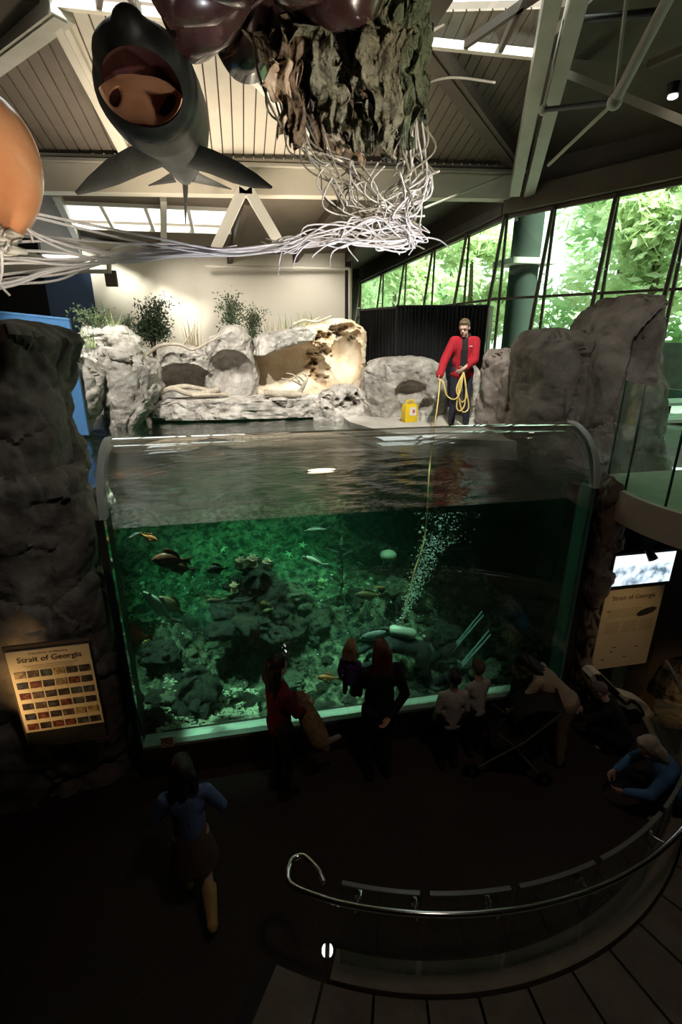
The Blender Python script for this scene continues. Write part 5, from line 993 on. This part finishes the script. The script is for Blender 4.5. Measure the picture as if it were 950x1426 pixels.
for i, (x, y, r) in enumerate(((335, 784, .06), (352, 782, .07), (372, 786, .06), (326, 818, .05))): anemone(x, y, r*1.3, M_AP, ('pinkish anemone at the pillar side of the mound top', 'biggest pinkish anemone crowning the middle of the mound', 'pinkish anemone at the bubble side of the mound top', 'pinkish anemone low on the black reef mound')[i], .1, 6.22 if i < 3 else 6.0)
for i, (x, y, r) in enumerate(((448, 812, .075), (412, 894, .045), (392, 888, .04))): anemone(x, y+4, r, M_AY, ('large knobbly yellow sponge right of the mound', 'round yellow sponge above the woman in maroon', 'pale frilled yellow sponge beside the round one')[i])
def star(p, r, m, lab, tilt=(0, 0, 0)):
    t = empty('sea_star', lab, 'sea star', p, 0, 'sea stars on the reef'); t.rotation_euler = tilt
    MB().ell((0, 0, .01), (r*.3, r*.3, .025)).build('disc', m, t, 180)
    for k in range(5):
        a = k*2*math.pi/5; d = V((math.cos(a), math.sin(a), 0)); MB().tube([d*r*.1+V((0, 0, .012)), d*r*.6+V((0, 0, .014)), d*r+V((0, 0, .006))], [r*.2, r*.13, r*.03], 7).build('arm', m, t, 180)
M_ST = mat('pale_star', (.62, .72, .52), .6); M_STO = mat('orange_star', (.72, .36, .14), .6)
for i, (x, y, r, m, lab) in enumerate(((421, 762, .09, M_ST, 'pale sea star near the surface of the back reef'), (402, 775, .10, M_ST, 'pale sea star beside the yellow-nosed fish'), (500, 788, .09, M_ST, 'greenish sea star left of the bubbles'), (528, 822, .09, M_STO, 'orange-tan sea star beside the bubbles'), (205, 897, .06, M_STO, 'small orange sea star near the pillar foot'), (312, 768, .10, M_ST, 'pale sea star left of the black mound'))):
    p = on_bed(x, y); star(p+V((0, -.05, .06)), r, m, lab, (.6, 0, i))
# fish
def fish(lab, px, py, Yv, L, m, heading=0, tall=.3, pitch=0, yaw=0, m2=None, cat='fish'):
    p = at(px, py, Y=Yv); t = empty('fish', lab, cat, p, 0, 'fish in the tank'); t.rotation_euler = Euler((0, pitch, yaw), 'XYZ')
    prof = [(-.5, .05), (-.44, .30), (-.34, .62), (-.2, .92), (-.05, 1.0), (.12, .82), (.26, .5), (.36, .26), (.42, .2)]
    rings = [[V((x*L, math.cos(a)*w*tall*L*.30, math.sin(a)*w*tall*L*.5)) for a in [2*math.pi*k/14 for k in range(14)]] for x, w in prof]
    MB().loft(rings).build('body', m, t, 180); f = m2 or m
    MB().prism([V((.40*L, -.004, .03*L)), V((.62*L, -.004, .13*L)), V((.57*L, -.004, 0)), V((.62*L, -.004, -.13*L)), V((.40*L, -.004, -.03*L))], (0, .008, 0)).build('tail_fin', f, t)
    h = tall*L*.5; MB().prism([V((-.2*L, -.003, h*.85)), V((-.12*L, -.003, h*1.5)), V((.05*L, -.003, h*1.35)), V((.22*L, -.003, h*1.0)), V((.3*L, -.003, h*.4))], (0, .006, 0)).build('dorsal_fin', f, t)
    MB().prism([V((.02*L, -.003, -h*.85)), V((.14*L, -.003, -h*1.4)), V((.26*L, -.003, -h*.5))], (0, .006, 0)).build('anal_fin', f, t)
    for s in (-1, 1):
        MB().prism([V((-.22*L, s*tall*L*.27, -.02*L)), V((-.06*L, s*tall*L*.42, -.10*L)), V((-.08*L, s*tall*L*.42, .02*L))], (0, .005, 0)).build('pectoral_fin', f, t)
        MB().ell((-.38*L, s*tall*L*.15, .06*L), .014*max(.6, L*2.2)).build('eye', M_BLACK, t, 180)
M_FR = mat('rusty_rockfish', (.12, .035, .02), .5, col2=(.24, .09, .05), nscale=14); M_FO = mat('orange_fish', (.60, .20, .06), .5, col2=(.7, .32, .12), nscale=10); M_FD = mat('dark_fish', (.02, .018, .014), .5); M_FP = mat('pale_fish', (.36, .46, .38), .5, col2=(.52, .62, .52), nscale=12); M_FY = mat('yellow_fish', (.9, .75, .25), .5); M_FB = mat('brown_fish', (.16, .11, .06), .5, col2=(.26, .19, .11), nscale=12); M_FG = mat('grey_fish', (.10, .13, .13), .5, col2=(.2, .24, .24), nscale=9)
fish('rusty dark rockfish swimming above the reef beside the pillar', 236, 780, 5.3, .38, M_FR, tall=.5, pitch=.12)
fish('rusty rockfish close behind the other rusty one', 250, 790, 5.5, .30, M_FR, tall=.5, pitch=.3)
fish('small orange fish just under the water line by the pillar', 209, 749, 5.2, .20, M_FO, tall=.4, pitch=-.2, yaw=2.6)
fish('small pale blue fish near the orange one under the water line', 188, 746, 5.4, .18, M_FP, tall=.22, pitch=-.4)
fish('small near-black fish left of the anemone mound', 301, 793, 5.6, .24, M_FD, tall=.5)
fish('long pale lingcod hanging steeply near the pillar', 221, 845, 5.4, .55, M_FP, tall=.24, pitch=1.05, yaw=.3)
fish('dark fish beside the steep pale lingcod', 238, 842, 5.6, .35, M_FB, tall=.45, pitch=.8)
fish('pale fish with a yellow snout right of the mound', 437, 781, 5.9, .34, M_FP, tall=.26, pitch=.5, m2=M_FP)
fish('small bright yellow fish over the anemone mound', 367, 840, 5.2, .11, M_FY, tall=.4, pitch=.25)
fish('thin yellow-green fish below the bright yellow one', 372, 850, 5.3, .13, M_AY, tall=.25, pitch=-.2)
fish('pale blue fish near the surface behind the mound', 440, 738, 6.4, .34, M_FP, tall=.2)
fish('brown fish resting among weeds left of the bubbles', 512, 829, 6.0, .38, M_FB, tall=.35, pitch=.15)
fish('orange fish beside the woman in maroon', 456, 944, 4.95, .28, M_FO, tall=.34, pitch=.2)
fish('orange-brown fish hidden behind the pillar edge', 186, 884, 5.0, .34, M_FO, tall=.5, pitch=.3)
fish('big grey wolf eel head above the woman in black', 524, 884, 5.3, .46, M_FG, tall=.32, pitch=-.15)
fish('thin grey fish in front of the sponge', 330, 838, 5.5, .3, M_FG, tall=.2)
fish('small brown fish under the pinkish anemones', 300, 836, 5.9, .26, M_FB, tall=.3)
# moon jelly
mj = empty('moon_jelly', 'faint round moon jelly beside the bubbles', 'jellyfish', at(541, 774, Y=6.2)); MB().ell((0, 0, 0), (.12, .12, .08)).build('bell', mat('moon_jelly', (.22, .30, .22), .5), mj, 180)
for k in range(5): MB().tube([(.05*math.cos(k*1.26), .05*math.sin(k*1.26), -.05), (.06*math.cos(k*1.26), .06*math.sin(k*1.26), -.14)], [.012, .004], 6).build('oral_arm', mat('moon_jelly', (.22, .3, .22)), mj, 180)
# dark tall weed
def kelp(px, py, Yv, h, lab):
    p = at(px, py, Y=Yv); p.z = seabed(p.x, p.y)-.02; t = empty('kelp', lab, 'kelp', p, 0, 'kelp in the tank'); M_K = mat('dark_kelp', (.02, .03, .015), .6)
    MB().tube(spline([(0, 0, 0), (.04, 0, h*.5), (-.02, .03, h)], 5), .01, 6).build('stipe', M_K, t, 180)
    for k in range(12):
        z = h*(.25+.75*k/11); a = k*2.4; d = V((math.cos(a), math.sin(a), 0)); s = V((-d.y, d.x, 0)); MB().loft([[d*(l*.2)+s*-.03*(1-l*.5)+V((0, 0, z+l*.05)), d*(l*.2)+V((0, 0, z+l*.05+.008)), d*(l*.2)+s*.03*(1-l*.5)+V((0, 0, z+l*.05))] for l in (0, .4, .8, 1.1)], closed=False).build('frond', M_K, t, 180)
kelp(474, 800, 6.9, .9, 'dark leafy kelp plant behind the pale fish'); kelp(366, 790, 7.0, .7, 'dark kelp behind the anemone mound')
# bubbles
M_BUB = mat('bubble', (.75, .9, .84), .12, spec=.8); mb = MB(); bb = random.Random(3)
def bub(px, py, Yv, r): mb.ell(at(px, py, Y=Yv), (r*1.15, r, r*.8), None, 6, 4)
for k in range(900):
    t = bb.random()**.8; y = lerp(865, 748, t); cx = lerp(560, 608, t); w = lerp(7, 26, t); bub(cx+bb.gauss(0, .5)*w*.8, y+bb.uniform(-4, 4), lerp(5.35, 5.75, t)+bb.gauss(0, .06), bb.uniform(.003, .010)*(1 if bb.random() < .93 else 1.8))
for k in range(150): bub(bb.gauss(618, 18), lerp(714, 760, bb.random()**1.4), 5.6+bb.gauss(0, .1), bb.uniform(.003, .010))
for k in range(40): bub(bb.gauss(552, 6), bb.uniform(862, 885), 5.3, bb.uniform(.003, .008))
for (x, y) in ((589, 735), (585, 741), (592, 752), (613, 733)): bub(x, y, 5.6, .02)
tag(mb.build('bubbles', M_BUB, None, 180), 'rising plume of silvery air bubbles above the diver', 'bubbles', kind='stuff')
mb = MB()
for k in range(420):
    px, py = bb.uniform(170, 640), bb.gauss(860, 45)
    if 790 < py < 1005: p = on_bed(px, py); r = bb.uniform(.004, .012); mb.ell(p+V((0, 0, .05)), (r*1.3, r, r*.8), None, 5, 3)
tag(mb.build('shell_specks', M_AN, None, 0), 'tiny white shells and specks strewn over the reef', 'shells', kind='stuff')
mb = MB()
for k in range(1500):
    x, y = bb.uniform(-1.15, -.05), YG+.2+bb.random()**1.3*.75; r = bb.uniform(.008, .022); mb.ell((x, y, max(seabed(x, y), .34-.25*(y-YG-.2))+.004), (r*1.3, r, r*.7), None, 5, 3)
tag(mb.build('pebble_patch', mat('pale_pebble', (.46, .52, .40), .8, col2=(.62, .66, .52), nscale=30), None, 0), 'pale pebble patch in the front corner of the tank by the pillar', 'pebbles', kind='stuff')
# ================================================================== SIGNS, SCREEN, RAIL
M_PAPER = mat('cream_sign_print', (.78, .68, .48), .6, col2=(.82, .73, .54), nscale=3); M_INK = mat('brown_ink', (.10, .06, .03), .7); M_LINE = mat('pale_text_ink', (.42, .34, .22), .7)
sg = empty('info_sign', 'cream sign headed Strait of Georgia with six rows of photos on the rock pillar', 'sign', (-1.79, 4.10, .93)); sg.rotation_euler = (R(0), 0, R(1))
MB().box((0, .012, .53), (.70, .02, 1.10)).build('backing', mat('clear_edge_frame', (.10, .08, .07), .3), sg); MB().box((0, -.004, .60), (.66, .012, .86)).build('print', M_PAPER, sg); MB().box((0, -.004, .085), (.66, .012, .15)).build('footer_band', mat('dark_sea_print', (.012, .014, .013), .7, col2=(.035, .035, .03), nscale=5), sg)
MB().box((0, .14, .5), (.3, .26, .2)).build('mount', M_BLACK, sg); RT = (R(90), 0, 0); poly_mesh_text('title', 'Strait of Georgia', .076, M_INK, sg, (0, -.012, .915), RT); poly_mesh_text('header_line', 'P A C I F I C   C A N A D A', .026, M_LINE, sg, (0, -.012, .985), RT)
for k in range(3): MB().box((0, -.0105, .875-.018*k), (.44-.05*k, .002, .005)).build('text_line', M_LINE, sg)
pc = random.Random(7); cols = [(.03, .025, .025), (.07, .05, .04), (.16, .12, .07), (.04, .05, .05), (.10, .03, .02), (.28, .20, .10), (.02, .02, .03)]
for r in range(6):
    for c in range(6):
        k = pc.randrange(7); m = mat('photo_print_%d' % k, cols[k], .5, col2=tuple(min(1, v*4+.05) for v in cols[k]), nscale=26, ramp=(.45, .75)); MB().box((-.26+.104*c, -.0115, .79-.112*r), (.086, .004, .066)).build('photo', m, sg)
s2 = empty('info_sign', 'plain text sign headed Strait of Georgia under the lit screen', 'sign', (4.36, 4.45, .62)); MB().box((0, .02, .55), (.84, .03, 1.16)).build('backing', M_BLACK, s2); MB().box((0, -.003, .55), (.78, .014, 1.09)).build('print', M_PAPER, s2)
poly_mesh_text('title', 'Strait of Georgia', .085, M_INK, s2, (0, -.012, .96), RT); poly_mesh_text('drop_cap', 'W', .05, M_INK, s2, (-.33, -.012, .80), RT, 'LEFT')
for k in range(5): MB().box((-.08-(.04 if k else .0)+.02, -.0105, .83-.024*k), (.40, .002, .006)).build('text_line', M_LINE, s2)
for k in range(9):
    for x in (-.22, .02, .25): MB().box((x, -.0105, .66-.018*k), (.20-.03*((k*3) % 4)/3, .002, .004)).build('text_line', M_LINE, s2)
fo = MB(); fo.loft([[V((lerp(-.13, .13, t)+.22, -.014, lerp(.74, .80, t)))+V((math.cos(a)*.02*w, math.sin(a)*.0015, math.sin(a)*.05*w)) for a in [2*math.pi*k/10 for k in range(10)]] for t, w in ((0, .2), (.15, .8), (.5, 1.0), (.8, .8), (1, .1))]); fo.build('fish_picture', mat('dark_fish_print', (.05, .05, .035), .6), s2)
for x, z in ((-.12, .30), (.18, .28), (-.15, .24), (-.25, .14), (.05, .15)): MB().box((x, -.0105, z), (.04, .002, .014)).build('small_picture', M_INK, s2)
o = MB().box((4.36, 4.53, 1.25), (1.0, .1, 2.2)).build('sign_mount', M_BLACK); tag(o, 'black mounting board behind the text sign and screen', 'board')
tv = empty('screen', 'lit flat screen showing a pale harbour picture above the text sign', 'screen', (4.385, 4.44, 1.78)); MB().box((0, .02, .19), (.86, .06, .46)).build('casing', M_BLACK, tv)
me = bpy.data.materials.new('screen_picture'); me.use_nodes = True; nt = me.node_tree; p = nt.nodes['Principled BSDF']; tc = nt.nodes.new('ShaderNodeTexCoord'); n = nt.nodes.new('ShaderNodeTexNoise'); n.inputs['Scale'].default_value = 9; n.inputs['Detail'].default_value = 6
sp = nt.nodes.new('ShaderNodeSeparateXYZ'); nt.links.new(tc.outputs['Object'], sp.inputs[0]); nt.links.new(tc.outputs['Object'], n.inputs['Vector'])
rp1 = nt.nodes.new('ShaderNodeValToRGB'); rp1.color_ramp.elements[0].color = (.10, .16, .22, 1); rp1.color_ramp.elements[1].color = (.75, .9, 1, 1); rp1.color_ramp.elements[0].position = .36; rp1.color_ramp.elements[1].position = .58
mr = nt.nodes.new('ShaderNodeMapRange'); mr.inputs['From Min'].default_value = .22; mr.inputs['From Max'].default_value = .27; nt.links.new(sp.outputs['Z'], mr.inputs['Value']); nt.links.new(n.outputs['Fac'], rp1.inputs[0])
mxc = nt.nodes.new('ShaderNodeMixRGB'); mxc.inputs[2].default_value = (.85, .95, 1, 1); nt.links.new(mr.outputs[0], mxc.inputs[0]); nt.links.new(rp1.outputs[0], mxc.inputs[1]); nt.links.new(mxc.outputs[0], p.inputs['Emission Color']); p.inputs['Emission Strength'].default_value = 1.0; p.inputs['Base Color'].default_value = (0, 0, 0, 1)
MB().box((0, -.012, .19), (.78, .006, .38)).build('display', me, tv)
sl = empty('spotlight', 'small black spotlight hanging in front of the screen corner', 'lamp', at(907, 768, Y=4.2)); MB().tube([(0, .04, 0), (0, -.05, -.07)], [.035, .05], 12).build('head', M_BLACK, sl, 40); MB().tube([(0, .03, .02), (0, .08, .30), (0, .1, 2.65-sl.location.z)], .01, 6).build('arm', M_BLACK, sl)
# no-flash card stuck on the glass
nc = at(233, 1033, Y=4.43); cd = empty('notice_card', 'small cream square card with a crossed-out symbol on the tank glass', 'card', (nc.x, 4.425, nc.z-.055)); M_CARD = mat('card_cream', (.55, .42, .28), .6)
MB().box((0, 0, .055), (.125, .006, .125)).build('card', M_CARD, cd); MB().tube([(math.cos(R(a))*.045, -.004, .055+math.sin(R(a))*.045) for a in range(0, 361, 15)], .006, 6).build('ring', M_INK, cd); MB().tube([(-.032, -.004, .087), (.032, -.004, .023)], .005, 6).build('slash', M_INK, cd); MB().box((.0, -.004, .052), (.036, .003, .026)).build('symbol', M_INK, cd)
# white slanting sculpture at the sign
sc_ = empty('slanted_sculpture', 'white slanting sculpted stand with black trim below the text sign', 'sculpture', at(880, 1000, Y=4.1)); q = sc_.location.copy(); q.z = 0; sc_.location = q
ol = [(822, 943), (828, 938), (837, 938), (846, 946), (857, 957), (868, 969), (878, 972), (893, 977), (904, 984), (912, 995), (904, 999), (892, 998), (881, 991), (868, 984), (850, 973), (836, 962), (827, 953)]
MB().prism([at(x, y, Y=4.12)-q for x, y in ol], (0, .16, 0)).build('body', mat('white_gloss', (.72, .74, .68), .35, spec=.5), sc_)
for pts in ([(831, 940), (838, 950), (850, 960), (864, 972), (872, 979)], [(874, 979), (880, 975), (888, 980), (894, 988), (897, 996)], [(836, 940), (848, 952), (862, 966)]): MB().tube(spline([at(x, y, Y=4.11)-q for x, y in pts], 5), .014, 8).build('trim_line', M_BLACK, sc_, 180)
a = at(868, 982, Y=4.2)-q; MB().loft([[V((a.x+dx*w, a.y+dy*.14, z)) for dx, dy in ((-1, -.6), (1, -.6), (1, .6), (-1, .6))] for z, w in ((0, .30), (.1, .26), (max(.2, a.z), .12))]).build('base', M_BLACK, sc_)
rock_obj('rock_stack', 'brown cast rock foot glowing under the warm cove light', M_DARKROCK, 'rock', rows=[(938, 925, 975), (950, 918, 985), (980, 910, 990), (1000, 905, 995)], Yf=4.25, th=.5, seed=71, N=80, M=60, amp=.07, s=2)
# curved guard, curb and rail
gc = V((1.7, 5.2, 0))
def on_arc(deg, r, z): return gc+V((math.cos(R(deg))*r, math.sin(R(deg))*r, z))
def ring_block(a0, a1, r0, r1, z0, z1, n): return MB().loft([[on_arc(lerp(a0, a1, k/n), r0, z0), on_arc(lerp(a0, a1, k/n), r1, z0), on_arc(lerp(a0, a1, k/n), r1, z1), on_arc(lerp(a0, a1, k/n), r0, z1)] for k in range(n+1)])
M_CURB = mat('curb_stone', (.22, .20, .16), .7, col2=(.28, .25, .20), nscale=5, bump=.2)
cb = struct(ring_block(-114.5, -20, 3.04, 3.24, .0, .10, 60).build('trim_30', M_CURB, None, 40), 'pale curved stone curb under the glass guard')
gd = empty('glass_guard', 'curved guard of dark glass panels standing on the stone curb', 'railing', on_arc(-90, 3.12, .1)); q = gd.location.copy()
edges = [-114, -103, -91.5, -79, -64, -49, -34, -21]
for i in range(len(edges)-1):
    o = ring_block(edges[i]+.4, edges[i+1]-.4, 3.11, 3.13, .1, .96, 8); o.v = [tuple(V(p)-q) for p in o.v]; po_ = o.build('glass_panel', M_GUARD, gd, 40)
    o = ring_block(edges[i]+.6, edges[i+1]-.6, 3.105, 3.135, .955, .97, 8); o.v = [tuple(V(p)-q) for p in o.v]; o.build('top_edge', mat('glass_top_edge', (.16, .18, .16), .25), po_, 40)
rl = empty('handrail', 'polished chrome handrail curling back at its end along the curved glass', 'handrail', on_arc(-90, 3.28, .1)); q = rl.location.copy()
pts = [V((.33, 2.30, 1.05)), V((.30, 2.41, 1.05)), V((.22, 2.51, 1.05)), V((.14, 2.50, 1.05)), V((.10, 2.42, 1.05)), V((.13, 2.32, 1.05))] + [on_arc(a, 3.30, 1.05) for a in range(-114, -18, 4)]
MB().tube([p-q for p in spline(pts, 5)], .021, 12).build('rail', M_CHROME, rl, 180)
for px, py in ((493, 1273), (583, 1285), (699, 1277), (833, 1230), (960, 1178)):
    p = at(px, py, z=1.05); dg_ = math.degrees(math.atan2(p.y-gc.y, p.x-gc.x)); a, b = on_arc(dg_, 3.30, 1.04), on_arc(dg_, 3.12, .90)
    br_ = MB().tube(spline([a-q, on_arc(dg_, 3.27, .94)-q, on_arc(dg_, 3.18, .90)-q, b-q], 4), .009, 8).build('bracket', M_CHROME, rl, 180); MB().tube([on_arc(dg_, 3.09, .90)-q, on_arc(dg_, 3.15, .90)-q], .026, 12).build('bracket_disc', M_CHROME, br_, 40)
M_TREAD = mat('tread_stone', (.15, .13, .105), .8, col2=(.21, .185, .15), nscale=4, bump=.25)
pv = struct(ring_block(-124, -20, 3.245, 6.2, .0, .015, 50).build('floor_paving', M_BLACK), 'ring of stone treads outside the curved guard')
for ri, (r0, r1, zt) in enumerate(((3.26, 3.80, .07), (3.82, 4.5, .12), (4.52, 5.3, .17))):
    a = -122 + ri*1.7
    while a < -22:
        ring_block(a+.18, a+6.6-.18, r0, r1, .015, zt, 3).build('paving_stone', M_TREAD, pv); a += 6.6
fl = at(456, 1324, z=.01); f0 = empty('floor_light', 'tiny round white floor light split by a dark bar', 'lamp', (fl.x, fl.y, 0), -YAW); M_FL = mat('floor_light_glow', (1, 1, .96), emit=3)
MB().tube([(0, 0, 0), (0, 0, .012)], .055, 20).build('housing', M_BLACK, f0, 40)
for s in (-1, 1): MB().prism([V((s*(.016+.004*math.cos(a)), math.sin(a)*.042, .012)) if k < 1 else V((s*(.014+.028*math.cos(a)), math.sin(a)*.045, .012)) for k in (1,) for a in [R(d) for d in range(-80, 81, 20)]], (0, 0, .006)).build('lens', M_FL, f0)
